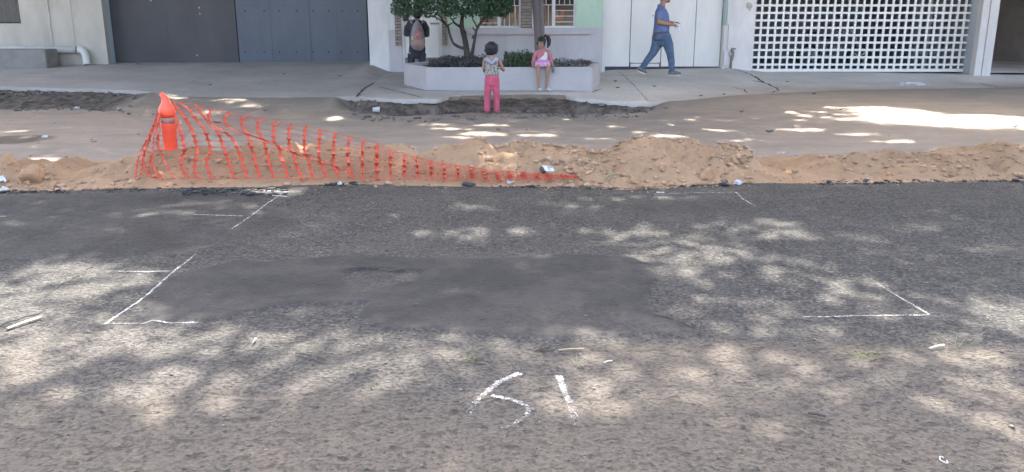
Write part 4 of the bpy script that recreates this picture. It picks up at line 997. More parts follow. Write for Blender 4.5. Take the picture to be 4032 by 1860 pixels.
# ------------------------------------------------------------------ plants
leaf_g = None
def leafmat(name, a, b, trans=.25, rough=.5, scale=2.0):
    m, N, L, P = new_mat(name); g = N.new('ShaderNodeNewGeometry'); tc = N.new('ShaderNodeTexCoord').outputs['Object']
    rnd = g.outputs['Random Per Island']; f = noise(N, L, tc, scale, 3)
    c = mixc(N, L, mth(N, L, 'MULTIPLY', mth(N, L, 'ADD', rnd, ramp(N, L, f, .35, .65)), .5), a, b)
    L.new(c, P.inputs['Base Color']); P.inputs['Roughness'].default_value = rough; P.inputs['Specular IOR Level'].default_value = .3
    t = N.new('ShaderNodeBsdfTranslucent'); L.new(c, t.inputs[0]); mx = N.new('ShaderNodeMixShader'); mx.inputs[0].default_value = trans
    L.new(P.outputs[0], mx.inputs[1]); L.new(t.outputs[0], mx.inputs[2]); L.new(mx.outputs[0], N['Material Output'].inputs[0]); return m
bark = simple('dark_bark', (.055, .048, .042), .95, .35, 10, .8, 40, .012, (1, 1, .4))
YT = 16.75; qt = ppm(YT, 1.0)
def T(px, py, dy=0): return at_y(px, py, YT + dy)
tree = thing('pruned_tree', 'small clipped tree with a dense dark green rounded crown growing in the planter', 'tree', T(1845, 246))
def limb(mb, pts, rads, n=12):
    mb.tube([T(*p) for p in pts], [r / qt for r in rads], n, round_cap=True)
mb = MB()
limb(mb, [(1842, 252), (1841, 235), (1838, 205), (1835, 180), (1829, 150), (1824, 130), (1819, 112), (1818, 90), (1820, 68), (1822, 40, .05)], [17, 15, 12.5, 11.5, 11, 11, 9, 8.5, 7, 5])
limb(mb, [(1852, 240, -.04), (1858, 215, -.05), (1862, 195, -.06), (1868, 165, -.08), (1872, 140, -.1), (1876, 120, -.1), (1886, 100, -.1), (1900, 80, -.1), (1918, 62, -.05), (1930, 40)], [11, 8, 7, 6.2, 6, 5.5, 5.5, 5.5, 5, 3])
limb(mb, [(1836, 192, .0), (1818, 190, .03), (1800, 182, .06), (1785, 172, .08), (1776, 152, .1), (1768, 128, .1), (1765, 108, .1), (1752, 92, .1), (1738, 75, .1), (1728, 55, .1)], [7, 6, 6, 5.5, 5, 5, 4.5, 4.2, 4, 3])
limb(mb, [(1765, 100, .1), (1778, 92, .1), (1790, 88, .1)], [3.5, 3, 2])
limb(mb, [(1817, 110, .02), (1806, 103, .02), (1790, 92, .0), (1775, 70)], [5, 5, 4.5, 3])
limb(mb, [(1880, 112, -.1), (1872, 95, -.1), (1862, 78, -.1), (1858, 50, -.1)], [4, 3.6, 3.2, 2.5])
limb(mb, [(1872, 122, -.1), (1864, 114, -.1), (1860, 107, -.1)], [4, 3.5, 2]); limb(mb, [(1828, 124, -.05), (1836, 124, -.12), (1838, 134, -.13)], [3, 2.4, 2]); limb(mb, [(1870, 140, -.1), (1862, 142, -.12), (1859, 152, -.12)], [4, 4, 3.5])
limb(mb, [(1820, 75, .02), (1830, 50, .1), (1850, 20, .2)], [5, 4, 3]); limb(mb, [(1760, 100, .1), (1720, 70, .2), (1660, 40, .3)], [3.5, 3, 2]); limb(mb, [(1905, 74, -.1), (1950, 50, -.15), (1985, 30, -.2)], [3.5, 3, 2])
tk = mb.build('trunk', bark, tree); remeshed(tk, .012, 3)
# crown: leaves filling a flattened dome with clumps
cx, cy = T(1778, 40).x, YT; n = 0; pts = []
zb0 = T(1778, 78).z; rx_ = 238 / qt; ry_ = .98; hz = 1.15
rg = np.random.default_rng(5)
clump = rg.uniform(-1, 1, (150, 3)); 
while n < 15000:
    u = rg.uniform(-1, 1, (4000, 3)); a = np.arctan2(u[:, 1], u[:, 0])
    rad = np.hypot(u[:, 0], u[:, 1]); zz = (u[:, 2] + 1) / 2
    R = (1 - np.clip(zz - .25, 0, 1) ** 2.2 * 1.0) ** .5 * (1 - .42 * np.clip(.16 - zz, 0, 1) / .16 * .55) * (1 + .10 * fbm(a * 2.5, zz * 5, 3, 3) + .05 * fbm(a * 9, zz * 16, 6, 2))
    ok = rad < R; shell = np.maximum(rad / R, np.maximum(1 - zz / .12, 0))
    ok &= rg.random(len(u)) < np.clip((shell - .45) * 2.2, .06, 1)
    low = zz < .10 * (1 + .9 * fbm(u[:, 0] * 5, u[:, 1] * 5, 8, 3)); ok &= ~low
    ok &= (fbm(u[:, 0] * 9 + zz * 4, u[:, 1] * 9, 12, 2) + fbm(zz * 12, a * 7, 14, 2)) > -.38
    k = u[ok]; pts.append(np.stack([cx + k[:, 0] * rx_, cy + k[:, 1] * ry_, zb0 - .06 + hz * 1.15 * (k[:, 2] + 1) / 2], 1)); n += len(k)
Pn = np.concatenate(pts)[:15000]; V, F = leaf_mesh(Pn, .066, 3, .55, .8)
link('crown', np_mesh('crown', V, F), leafmat('crown_leaf', (.040, .076, .046), (.10, .160, .092), .2, .45, 5), tree)
# grey street tree whose trunk stands behind the planter, crown above the picture
YS = 18.2; qs = ppm(YS, 1.0)
bark2 = simple('grey_bark', (.20, .175, .17), .92, .2, 5, .7, 24, .02, (1, 1, .25), (.13, .115, .11))
ground_cover = []
st = thing('street_tree', 'tall tree with a smooth grey fluted trunk rising behind the planter', 'tree', at_y(2130, 240, YS))
mb = MB()
def lt(pts, rads, n=14): mb.tube(pts, rads, n)
S = lambda px, py, dy=0: at_y(px, py, YS + dy)
mb.tube([S(2122, 262), S(2121, 200), S(2118, 130), S(2113, 60), S(2108, 0), Vector((.45, YS, 2.6)), Vector((.3, YS - .1, 3.6))], [.100, .086, .080, .078, .084, .12, .12], 16)
mb.tube([S(2136, 262, -.02), S(2135, 200, -.02), S(2134, 130, -.02), S(2131, 60, -.02), S(2127, 0, -.02), Vector((.62, YS, 2.6)), Vector((.7, YS, 3.6))], [.075, .062, .058, .058, .066, .10, .10], 16)
tk2 = mb.build('trunk', bark2, st); remeshed(tk2, .012, 2)

# ------------------------------------------------------------------ unseen tree canopy over the road, its leaves placed to cast the dappled shade
LIGHT = [  # sunny spots as seen on the ground: centre x, y, half width, half height (photo / 1.566), strength
 (580, 268, 45, 5, .9), (430, 264, 40, 4, .8), (620, 274, 40, 4, .6), (845, 297, 26, 9, 1), (30, 330, 40, 5, 1), (95, 402, 60, 10, 1), (290, 406, 50, 9, 1), (60, 345, 30, 4, .6), (1095, 313, 42, 4, .7), (1230, 313, 50, 4, .6),
 (1125, 322, 52, 5, .8), (1210, 333, 60, 9, .95), (1150, 344, 40, 6, .7), (1345, 338, 60, 5, 1), (1335, 328, 40, 4, .6), (1490, 346, 48, 4, .6), (1680, 338, 58, 7, 1), (1545, 318, 30, 3, .6), (1605, 329, 30, 3, .7), (1800, 325, 46, 4, .9), (1860, 350, 58, 5, .8),
 (2010, 324, 60, 6, .9), (1985, 283, 16, 4, 1), (2020, 290, 18, 4, 1), (2050, 281, 26, 3, .9), (2075, 295, 20, 3, .8), (2110, 287, 20, 3, .8), (2090, 268, 25, 3, .9), (2015, 300, 22, 3, .7), (2240, 282, 110, 16, 1), (2330, 300, 180, 18, 1), (2450, 304, 170, 19, 1), (2560, 306, 120, 19, 1), (2190, 268, 70, 6, 1), (2150, 300, 60, 6, .8), (2270, 352, 70, 5, .55), (2160, 335, 60, 5, .4), (2440, 388, 90, 8, .8), (1730, 300, 20, 3, .7),
 (1440, 300, 30, 3, .6), (1820, 300, 26, 3, .6), (700, 330, 30, 3, .4),
 (1185, 392, 60, 20, .95), (1215, 425, 60, 14, .8), (1020, 375, 26, 10, .6), (575, 390, 40, 35, .5), (520, 285, 40, 10, .5), (1250, 455, 60, 8, .6),
 (690, 484, 62, 8, 1), (720, 500, 50, 6, .5), (450, 520, 60, 9, .4), (370, 545, 70, 12, .45), (590, 525, 60, 6, .35), (610, 548, 40, 6, .4), (410, 570, 40, 8, .3),
 (1150, 524, 60, 10, .5), (1090, 594, 70, 11, .6), (1240, 585, 80, 12, .4), (1140, 600, 90, 12, .55), (1400, 520, 60, 8, .3), (1620, 500, 80, 12, .3), (1350, 515, 100, 8, .3), (1900, 570, 90, 20, .8), (1960, 592, 90, 12, .8), (2100, 600, 90, 15, .6), (2190, 606, 60, 8, .5),
 (1770, 640, 130, 26, .9), (1730, 690, 90, 26, .6), (1700, 612, 130, 17, .65), (1590, 585, 110, 15, .7), (1740, 650, 120, 22, .85), (1850, 655, 90, 16, .5), (2330, 578, 80, 14, .35), (2490, 622, 90, 20, .4), (2330, 640, 70, 12, .25),
 (60, 745, 200, 75, 1), (20, 800, 190, 55, 1), (230, 725, 120, 55, .95), (150, 690, 150, 26, .9), (300, 760, 70, 40, .6), (250, 800, 120, 35, .75),
 (300, 862, 330, 42, 1), (60, 870, 150, 50, 1), (650, 870, 140, 26, .6), (900, 872, 230, 26, .8), (1150, 890, 250, 36, .7), (400, 965, 150, 50, .85), (520, 985, 170, 50, .85), (90, 930, 130, 60, .9), (50, 1010, 120, 40, .7), (240, 1010, 90, 26, .5), (700, 965, 180, 45, .7), (850, 925, 160, 30, .6), (420, 1040, 90, 26, .5),
 (1300, 940, 220, 50, .6), (1230, 985, 120, 26, .4), (1450, 960, 130, 60, .78), (1580, 990, 170, 60, .68), (1740, 960, 140, 56, .55), (1900, 905, 170, 26, .6), (1700, 1040, 90, 30, .5), (1990, 830, 160, 36, .55), (1880, 780, 110, 36, .5), (2150, 735, 120, 34, .65), (2000, 690, 110, 26, .5), (2260, 790, 90, 28, .5),
 (2530, 800, 110, 50, .9), (2420, 850, 120, 30, .5), (2460, 965, 150, 60, .65), (2520, 1050, 110, 70, .6), (2100, 955, 220, 44, .5), (2250, 905, 320, 24, .6), (2500, 905, 150, 26, .6), (1880, 1010, 100, 30, .45), (2380, 1010, 80, 40, .5), (2080, 1020, 90, 20, .35), (2200, 1120, 120, 40, .3), (2530, 1150, 90, 60, .35), (1500, 860, 160, 24, .5), (1700, 870, 120, 20, .5)]
GX0, GX1, GY0, GY1, GS = -16.5, 16.5, -1.5, 16.3, .05  # wider than the view so the leaves also hold sky light off the road
gx = np.arange(GX0, GX1, GS); gy = np.arange(GY0, GY1, GS); LX, LY = np.meshgrid(gx, gy); LM = np.zeros(LX.shape)
wob_x = .18 * fbm(LX * .9, LY * 1.5, 201, 3); wob_y = .18 * fbm(LX * .9, LY * 1.5, 207, 3)
for (a, b, ra, rb, s_) in LIGHT:
    k = 1.5658; c = at_z(a * k, b * k, 0); e0 = at_z(a * k, (b - rb) * k, 0); e1 = at_z(a * k, (b + rb) * k, 0); rx = ra * k / ppm(c.y, 0) * (1.15 if c.y < 8 else 1); ry = max(.06, abs(e0.y - e1.y) / 2)
    sw = min(1, ry * 2) * (.6 if c.y < 8 else 1)
    if c.y > 8.9 and not (c.x > 3.6 and s_ >= .95): ry *= .72
    d = np.hypot((LX + wob_x * sw - c.x) / rx, (LY + wob_y * sw - c.y) / ry)
    near = float(sstep(8.0, 7.2, c.y)); lane = float(sstep(8.9, 9.4, c.y)) * float(sstep(4.2, 3.4, c.x) if s_ < 1 or c.x < 4 else 0)
    LM = np.maximum(LM, s_ * (1 - (.30 if s_ < .9 else .10) * near - .22 * lane) * (1 - sstep(.62 - .55 * near, 1.25 + .50 * near, d)))
fleck = np.clip(fbm(LX * 2.4, LY * 2.4, 301, 4) + .1, 0, 1) * .12 + .0
near_dim = sstep(8.2, 7.4, LY) * .15
LM = np.clip(np.maximum(LM, np.where(LY < 7.9, fleck * .8, np.where((fbm(LX * 3.2, LY * 3.2, 305, 4) > .48) & (LY < 13.2), .4, .0))), 0, 1)
LM = np.clip(LM, 0, 1); COV = .985 - .985 * LM
roots = {'a': (-8.4, 7.6), 'b': (8.6, 7.9), 'c': (-10.6, 16.0), 'd': (11.2, 17.6), 's': (.6, YS)}  # trunks out of view stand at assumed spots; only 's' is seen
LSZ = .16; AL = .0043; lam_max = -math.log(1 - .985) / AL
n0 = int(lam_max * (GX1 - GX0) * (GY1 - GY0)); r = np.random.default_rng(77)
cxy = np.stack([r.uniform(GX0, GX1, n0), r.uniform(GY0, GY1, n0)], 1)
ci = np.clip(((cxy[:, 1] - GY0) / GS).astype(int), 0, len(gy) - 1); cj = np.clip(((cxy[:, 0] - GX0) / GS).astype(int), 0, len(gx) - 1)
lam = -np.log(np.clip(1 - COV[ci, cj], .0149, 1)) / AL
keep = r.random(n0) < lam / lam_max; cxy = cxy[keep]
hh = 8.0 + 3.0 * r.random(len(cxy)) + .9 * fbm(cxy[:, 0] * .6, cxy[:, 1] * .6, 401, 3)
SUNV = np.array(SUND[:]); LP = np.stack([cxy[:, 0], cxy[:, 1], np.zeros(len(cxy))], 1) + hh[:, None] * SUNV[None, :] / SUNV[2]
canopy_leaf = leafmat('canopy_leaf', (.045, .075, .030), (.085, .125, .05), .35, .6, 1.0)
names = list(roots); D = np.stack([np.hypot(LP[:, 0] - roots[k][0], LP[:, 1] - roots[k][1]) - (3.2 if k == 's' else 0) for k in names], 1); own = D.argmin(1)
TL = {'a': 'big unseen street tree added left of the picture to shade the road', 'b': 'big unseen street tree added right of the picture to shade the road',
      'c': 'unseen street tree added for shade by the far kerb beyond the left edge of the picture', 'd': 'unseen street tree added for shade by the far kerb beyond the right edge of the picture'}
for i, k in enumerate(names):
    sel = LP[own == i]; rt = roots[k]
    if k == 's': t = st
    else:
        t = thing('street_tree', TL[k], 'tree', (rt[0], rt[1], 0), 'unseen trees added to shade the road')
    V, F = leaf_mesh(sel, LSZ, 500 + i, .58, .55); link('crown', np_mesh('crown', V, F), canopy_leaf, t)
    r2 = random.Random(i + 3); mb = MB(); fork = Vector((rt[0], rt[1], 5.2)) if k != 's' else Vector((.5, YS, 3.55))
    if k != 's': mb.tube([(rt[0], rt[1], -.1), (rt[0] + .05, rt[1], 1.2), (rt[0], rt[1], 3.2), fork], [.30, .22, .2, .19], 14)
    for _ in range(7):
        if not len(sel): break
        e = Vector(sel[r2.randrange(len(sel))]); mid_ = fork.lerp(e, .5) + Vector((0, 0, .8)); mb.tube([fork, fork.lerp(mid_, .5) + Vector((r2.uniform(-.2, .2), r2.uniform(-.2, .2), .2)), mid_, e], [.10, .075, .05, .015], 9)
    mb.build('trunk' if k != 's' else 'limb', bark2, t, True)

# ------------------------------------------------------------------ planting in the bed
rg = np.random.default_rng(9)
def inbed(n, x0, x1, h, dens_seed, y0=.1, y1=1.9):
    out = []
    inn = [tuple(p) for p in inner]
    while len(out) < n:
        x = rg.uniform(x0, x1); y = rg.uniform(15.4, 17.7)
        if poly_dist(np.array([x]), np.array([y]), inn)[0] < .03: continue
        hm = h * (.45 + .8 * vn(np.array(x * 4), np.array(y * 4), dens_seed)); out.append((x, y, ZT - .06 + hm * rg.random() ** .8))
    return np.array(out)
xl = lambda px: (px - 2016) / ppm(16.2, .6)
V, F = leaf_mesh(inbed(2600, xl(1690), xl(1930), .16, 3), .065, 21, .38, .8)
tag(link('ground_cover', np_mesh('ground_cover', V, F), leafmat('dull_leaf', (.045, .05, .042), (.11, .10, .105), .15, .7, 6)), 'low dull purplish green ground cover in the left half of the planter', None, None, 'stuff')
V, F = leaf_mesh(inbed(2200, xl(1985), xl(2120), .24, 5), .07, 22, .35, 1.1)
tag(link('ground_cover', np_mesh('ground_cover', V, F), leafmat('green_leaf', (.035, .06, .03), (.10, .125, .075), .15, .6, 6)), 'taller green bushy growth in the middle of the planter', None, None, 'stuff')
V, F = leaf_mesh(inbed(900, xl(2120), xl(2340), .10, 7), .06, 23, .4, .8)
tag(link('ground_cover', np_mesh('ground_cover', V, F), leafmat('dry_leaf', (.09, .085, .07), (.20, .18, .16), .15, .8, 6)), 'dry greyish ground cover in the right end of the planter', None, None, 'stuff')
def blades(name, c, n, ln, spread, mat, label, cat, seed, wid=.012, curve=.35):
    r = random.Random(seed); mb = MB(); c = Vector(c)
    for _ in range(n):
        a = r.uniform(0, 6.28); el = r.uniform(.25, 1.35); L_ = ln * r.uniform(.6, 1.1); d = Vector((math.cos(a) * math.cos(el), math.sin(a) * math.cos(el), math.sin(el))) ; side = Vector((-math.sin(a), math.cos(a), 0))
        b = c + Vector((r.uniform(-spread, spread), r.uniform(-spread, spread), 0)); pr = []
        for k in range(5):
            t = k / 4; p = b + d * L_ * t + Vector((math.cos(a), math.sin(a), 0)) * curve * L_ * t * t * .5 - Vector((0, 0, 1)) * curve * L_ * t * t * .5; p.z = max(p.z, c.z + .003); pr.append((p, wid * (1 - t) ** .7 * .5))
        vs = []; 
        for p, w2 in pr: vs += [p - side * w2, p + side * w2]
        mb.add(vs, [(2 * k, 2 * k + 1, 2 * k + 3, 2 * k + 2) for k in range(4)])
    return tag(mb.build(name, mat), label, cat)
yb_ = 16.6
gmat = leafmat('blade', (.05, .075, .04), (.12, .15, .085), .2, .5, 6); pmat = leafmat('agave', (.10, .10, .115), (.20, .19, .21), .1, .6, 6)
blades('spiky_plant', (at_y(2018, 250, yb_).x, yb_, ZT - .05), 60, .38, .07, gmat, 'spiky tuft with long thin leaves behind the standing girl', 'plant', 4, .014)
blades('spiky_plant', (at_y(2062, 250, yb_).x, yb_ + .2, ZT - .05), 55, .34, .10, gmat, 'bushy tuft of narrow leaves left of the grey trunk', 'plant', 5, .014)
blades('spiky_plant', (at_y(2305, 250, 16.4).x, 16.4, ZT - .05), 34, .22, .06, pmat, 'small greyish spiky plant at the right end of the planter', 'plant', 6, .02, .5)
blades('spiky_plant', (at_y(2240, 252, 16.3).x, 16.3, ZT - .05), 34, .18, .09, pmat, 'low greyish plant between the seated girl and the right end', 'plant', 8, .02, .6)
blades('spiky_plant', (at_y(1822, 252, 16.0).x, 15.75, ZT - .05), 40, .15, .10, pmat, 'low purple grey plant in front of the clipped tree', 'plant', 9, .02, .6)
# grass on the near road
gr2 = leafmat('road_grass', (.045, .058, .022), (.105, .12, .048), .25, .5, 6)
def onroad(px, py): p = at_z(px, py, 0); return Vector((p.x, p.y, float(rz(p.x, p.y))))
p = onroad(3400, 1412); blades('grass_tuft', p, 24, .075, .05, gr2, 'flattened green grass tuft on the sandy strip at the right', 'grass tuft', 11, .006, 1.6)
p = onroad(3790, 1378); blades('grass_tuft', p, 10, .15, .04, leafmat('dry_grass', (.12, .125, .065), (.21, .21, .13), .25, .6, 6), 'sparse pale dry grass tuft beyond the white stick', 'grass tuft', 12, .004, .5)
p = onroad(1850, 1418); blades('grass_tuft', p, 14, .05, .03, gr2, 'tiny olive weed tuft on the road above the numeral five', 'grass tuft', 13, .006, 1.2)
p = onroad(2280, 1440); blades('grass_tuft', p, 12, .09, .02, leafmat('weed', (.10, .095, .07), (.20, .18, .14), .1, .8, 6), 'withered grey weed standing above the numeral one', 'weed', 14, .005, .5)
# ------------------------------------------------------------------ people
def cloth(name, col, col2=None, scale=12, bs=30, bd=.012, thr=(.4, .6)):
    m, N, L, P = new_mat(name); tc = coord(N, L); f = noise(N, L, tc, scale, 5)
    c = mixc(N, L, ramp(N, L, f, *thr), col, col2 or [x * 1.18 for x in col]); L.new(c, P.inputs['Base Color']); P.inputs['Roughness'].default_value = .9; P.inputs['Specular IOR Level'].default_value = .15
    wv = noise(N, L, coord(N, L, (1, 1, .45)), bs, 3); bump(N, L, P, wv, .5, bd); return m
skin_a = simple('skin_light_brown', (.36, .20, .135), .6, .08, 10, 0); skin_b = simple('skin_brown', (.30, .175, .125), .6, .08, 10, 0); skin_c = simple('skin_tan', (.34, .205, .15), .6, .08, 10, 0)
hair_m = simple('black_hair', (.018, .018, .022), .5, .3, 30, .6, 60, .01, (1, 1, .2))
eye_m = simple('eye_dark', (.02, .015, .012), .3, 0, 1, 0); lip_m = simple('lip', (.30, .12, .10), .6, 0, 1, 0)
HR = [(0, .030, .030, .052), (.08, .052, .046, .042), (.2, .074, .060, .027), (.35, .090, .069, .010), (.5, .098, .075, .0), (.65, .101, .077, -.004), (.8, .092, .071, -.007), (.92, .062, .050, -.009), (1.0, .018, .018, -.009)]
def frame(f, u):
    f = Vector(f).normalized(); u = Vector(u); u = (u - f * u.dot(f)).normalized(); return f, u, f.cross(u)
def head(mb, c, f, u, H, wd=1.0):
    f, u, s = frame(f, u); k = H / .23; c = Vector(c); n = 20; vs = []; fs = []
    for (t, rf, rs, off) in HR:
        for i in range(n):
            a = 2 * math.pi * i / n
            vs.append(c + u * ((t - .5) * H) + f * (off * k + rf * k * math.cos(a)) + s * (rs * k * wd * math.sin(a)))
    m = len(HR)
    for j in range(m - 1):
        for i in range(n): fs.append((j * n + i, j * n + (i + 1) % n, (j + 1) * n + (i + 1) % n, (j + 1) * n + i))
    fs += [tuple(range(n - 1, -1, -1)), tuple((m - 1) * n + i for i in range(n))]; mb.add(vs, fs)
    P_ = lambda t, ff, ss=0: c + u * ((t - .5) * H) + f * (ff * k) + s * (ss * k * wd)
    mb.tube([P_(.55, .094), P_(.46, .106), P_(.37, .116), P_(.34, .100)], [.008 * k, .010 * k, .015 * k, .010 * k], 10, round_cap=True)
    for sg in (-1, 1): mb.ell(P_(.45, -.006, sg * .078), (.018 * k, .010 * k, .030 * k), Matrix((f, s, u)).transposed(), 10, 8)
    mb.tube([P_(.20, .085), P_(.15, .090)], [.02 * k, .02 * k], 10, round_cap=True)
    return P_
def face_bits(P_, k, parent):
    for sg in (-1, 1): mb = MB(); mb.ell(P_(.53, .086, sg * .033), (.014 * k, .014 * k, .007 * k), None, 10, 6); mb.build('eye', eye_m, parent, True)
    mb = MB(); mb.ell(P_(.225, .098, 0), (.022 * k, .012 * k, .006 * k), None, 10, 6); mb.build('mouth', lip_m, parent, True)
    for sg in (-1, 1): mb = MB(); mb.ell(P_(.60, .088, sg * .034), (.018 * k, .008 * k, .004 * k), None, 10, 6); mb.build('eyebrow', hair_m, parent, True)
def hand(mb, w_, d, nrm, size, curl=.5, thumb=1):
    """palm and five separate fingers; d: direction of the hand, nrm: out of the back of the hand"""
    d, nrm, sd = frame(d, nrm); w_ = Vector(w_); k = size
    mb.tube([w_ - d * .05 * k, w_ + d * .12 * k, w_ + d * .3 * k, w_ + d * .48 * k], [(.15 * k, .13 * k), (.18 * k, .11 * k), (.22 * k, .10 * k), (.21 * k, .085 * k)], 12, sd, round_cap=True)
    for i, (ln, r_) in enumerate(((.42, .048), (.50, .05), (.46, .048), (.35, .042))):
        o = w_ + d * .46 * k + sd * ((i - 1.5) * .115 * k); pts = [o - d * .06 * k, o]; dd = d.copy(); ang = 0
        dd = (d + sd * (i - 1.5) * .10).normalized()
        for j in range(3):
            ang += curl * (.55 + .1 * i); q = (dd * math.cos(ang) - nrm * math.sin(ang)); pts.append(pts[-1] + q * ln * k * (.42, .33, .25)[j])
        mb.tube(pts, [r_ * k, r_ * k, r_ * .95 * k, r_ * .85 * k, r_ * .7 * k], 8, round_cap=True)
    o = w_ + d * .12 * k + sd * thumb * .15 * k; q = (d * .6 + sd * thumb * .65 - nrm * .35).normalized(); q2 = (d * .85 + sd * thumb * .2 - nrm * .5).normalized()
    mb.tube([o - q * .05 * k, o + q * .16 * k, o + q * .16 * k + q2 * .16 * k, o + q * .16 * k + q2 * .28 * k], [.075 * k, .065 * k, .055 * k, .042 * k], 8, round_cap=True)
def hair_cap(mb, P_, k, t0, front_t, grow=1.10, back=.012, nape=.05, ang=115, rf=None):
    """closed hair shell: rings larger than the head; below the fringe only round the back"""
    pass
def shoe(mb, heel, toe, r, up=(0, 0, 1)):
    heel, toe = Vector(heel), Vector(toe); d = (toe - heel); up = Vector(up)
    side = d.cross(up).normalized(); L = d.length
    pts = [heel + d * t + up * h for t, h in ((.06, r * .95), (.25, r * 1.05), (.5, r * .85), (.78, r * .62), (.95, r * .5))]
    mb.tube(pts, [(r * .8, r * .95), (r * .92, r * 1.05), (r * .98, r * .85), (r * 1.05, r * .62), (r * .75, r * .42)], 14, side, round_cap=True)
def sole(mb, heel, toe, r, th, up=(0, 0, 1)):
    heel, toe = Vector(heel), Vector(toe); d = toe - heel; up = Vector(up); side = d.cross(up).normalized(); n = 16; vs = []
    for zz in (0, th):
        for i in range(n):
            a = 2 * math.pi * i / n; t = .5 - .53 * math.cos(a); w2 = r * (.95 + .15 * t) * abs(math.sin(a)) ** .7 * (1 if math.sin(a) > 0 else -1)
            vs.append(heel + d * t + side * w2 + up * zz)
    mb.add(vs, [tuple(range(n - 1, -1, -1)), tuple(range(n, 2 * n))] + [(i, (i + 1) % n, n + (i + 1) % n, n + i) for i in range(n)])
def person(label, loc): return thing('person', label, 'person', loc)

# ---- man walking to the right
pm = pv(2655, 298); YM = pm.y; qm = ppm(YM, .9)
Mn = lambda px, py, dy=0: at_y(px, py, YM + dy)
man = person('man in a blue shirt and jeans walking past the white gate with hands held forward', pm)
jeans = cloth('jeans', (.085, .125, .20), (.12, .165, .25), 9, 22, .02); navy = cloth('blue_shirt', (.125, .165, .32), (.16, .205, .37), 6, 14, .03)
R2 = lambda *l: [((a / qm, b / qm) if b else a / qm) for a, b in l]
mb = MB()
mb.tube([Mn(2604, 150), Mn(2603, 122), Mn(2605, 95), Mn(2604, 60), Mn(2604, 40), Mn(2606, 27)], R2((26, 28), (26, 27), (25, 27), (24, 30), (19, 30), (12, 15)), 16, round_cap=True)
mb.tube([Mn(2606, 32), Mn(2609, 16), Mn(2613, 4)], [12 / qm, 11 / qm, 11 / qm], 14)
PH = head(mb, Mn(2618, -12), (1, -.12, -.02), (0, 0, 1), .245, 1.0)
for pts, rad in (([Mn(2598, 42, -.17), Mn(2595, 66, -.20), Mn(2594, 88, -.21)], [10, 9, 8.5]), ([Mn(2594, 88, -.21), Mn(2615, 92, -.20), Mn(2640, 96, -.16), Mn(2650, 98, -.15)], [9, 9.5, 7.5, 6]),
                 ([Mn(2604, 42, .17), Mn(2610, 66, .21), Mn(2612, 88, .22)], [10, 9, 8.5]), ([Mn(2612, 88, .22), Mn(2632, 90, .12), Mn(2650, 91, .05)], [8.5, 8, 6])):
    mb.tube(pts, [a / qm for a in rad], 12, round_cap=True)
hand(mb, Mn(2649, 98, -.15), (1, .25, -.10), (0, -.45, 1), .17, .55, 1)
hand(mb, Mn(2650, 91, .05), (1, -.25, .10), (0, .3, 1), .17, .35, 1)
legF = [Mn(2621, 150, -.07), Mn(2632, 180, -.08), Mn(2639, 212, -.08), Mn(2644, 245, -.08), Mn(2645, 283, -.08)]; legR = [Mn(2592, 150, .08), Mn(2585, 178, .08), Mn(2572, 208, .08), Mn(2549, 238, .08), Mn(2528, 268, .08)]
for pl in (legF, legR): mb.tube(pl, [a / qm for a in (18, 15, 11, 10, 7)], 12, round_cap=True)
sF = (pm.z, Mn(2634, 296, -.08), Mn(2681, 294, -.08)); 
hF = Vector((sF[1].x, sF[1].y, float(pz(sF[1].x, sF[1].y)) + .025)); tF = Vector((sF[2].x, sF[2].y, float(pz(sF[2].x, sF[2].y)) + .022))
tR = Mn(2543, 293, .08); tR.z = float(pz(tR.x, tR.y)) + .03; hR = Mn(2511, 278, .08)
dR = (tR - hR).normalized(); upR = Vector((-dR.z, 0, dR.x))
shoe(mb, hF, tF, .042); shoe(mb, hR, tR, .042, upR)
body = mb.build('body', skin_a, man); remeshed(body, .0055, 3); 
face_bits(PH, .245 / .23, body)
mb = MB(); f_, u_, s_ = frame((1, -.12, -.02), (0, 0, 1)); hc = Mn(2615.5, -15)
mb.ell(hc + u_ * .035 - f_ * .008, (.108, .084, .095), Matrix((f_, s_, u_)).transposed(), 18, 12); mb.ell(hc - f_ * .052 - u_ * .015, (.056, .074, .085), Matrix((f_, s_, u_)).transposed(), 14, 10)
o = mb.build('hair', hair_m, body); remeshed(o, .008, 2)
mb = MB(); hc2 = PH(.16, .045); mb.ell(hc2, (.062, .058, .034), Matrix((f_, s_, u_)).transposed(), 14, 8); mb.tube([PH(.2, .0, -.066), PH(.17, .05, -.055), PH(.17, .09, -.03), PH(.17, .097, 0)], [.016, .018, .016, .014], 8, round_cap=True)
o = mb.build('beard', simple('beard_hair', (.05, .04, .036), .8, .3, 40), body); remeshed(o, .007, 2)
mb = MB()
mb.tube([Mn(2603, 136), Mn(2603, 124), Mn(2605, 108), Mn(2606, 90), Mn(2605, 62), Mn(2603, 44), Mn(2604, 30), Mn(2607, 23)], R2((31.5, 33), (31.5, 32), (31, 31), (30, 31), (28, 33), (23, 33), (15, 20), (12.5, 13)), 20)
for dy, sx in ((-.17, 0), (.17, 6)):
    mb.tube([Mn(2600 + sx, 40, dy * .8), Mn(2597 + sx, 52, dy * 1.15), Mn(2594 + sx, 74, dy * 1.2)], [15 / qm, 14.5 / qm, 13.5 / qm], 14, round_cap=False)
sh = mb.build('shirt', navy, man); remeshed(sh, .011, 3)
mb = MB(); mb.tube([Mn(2602, 31), Mn(2606, 21)], R2((16, 17), (14, 14.5)), 16, cap=False); c_ = mb.build('collar', navy, sh); md = c_.modifiers.new('t', 'SOLIDIFY'); md.thickness = .008
mb = MB(); mb.tube([Mn(2603, 126), Mn(2604, 140), Mn(2605, 152), Mn(2605, 162)], R2((31, 33), (34.5, 34), (33, 33), (22, 26)), 18, round_cap=True)
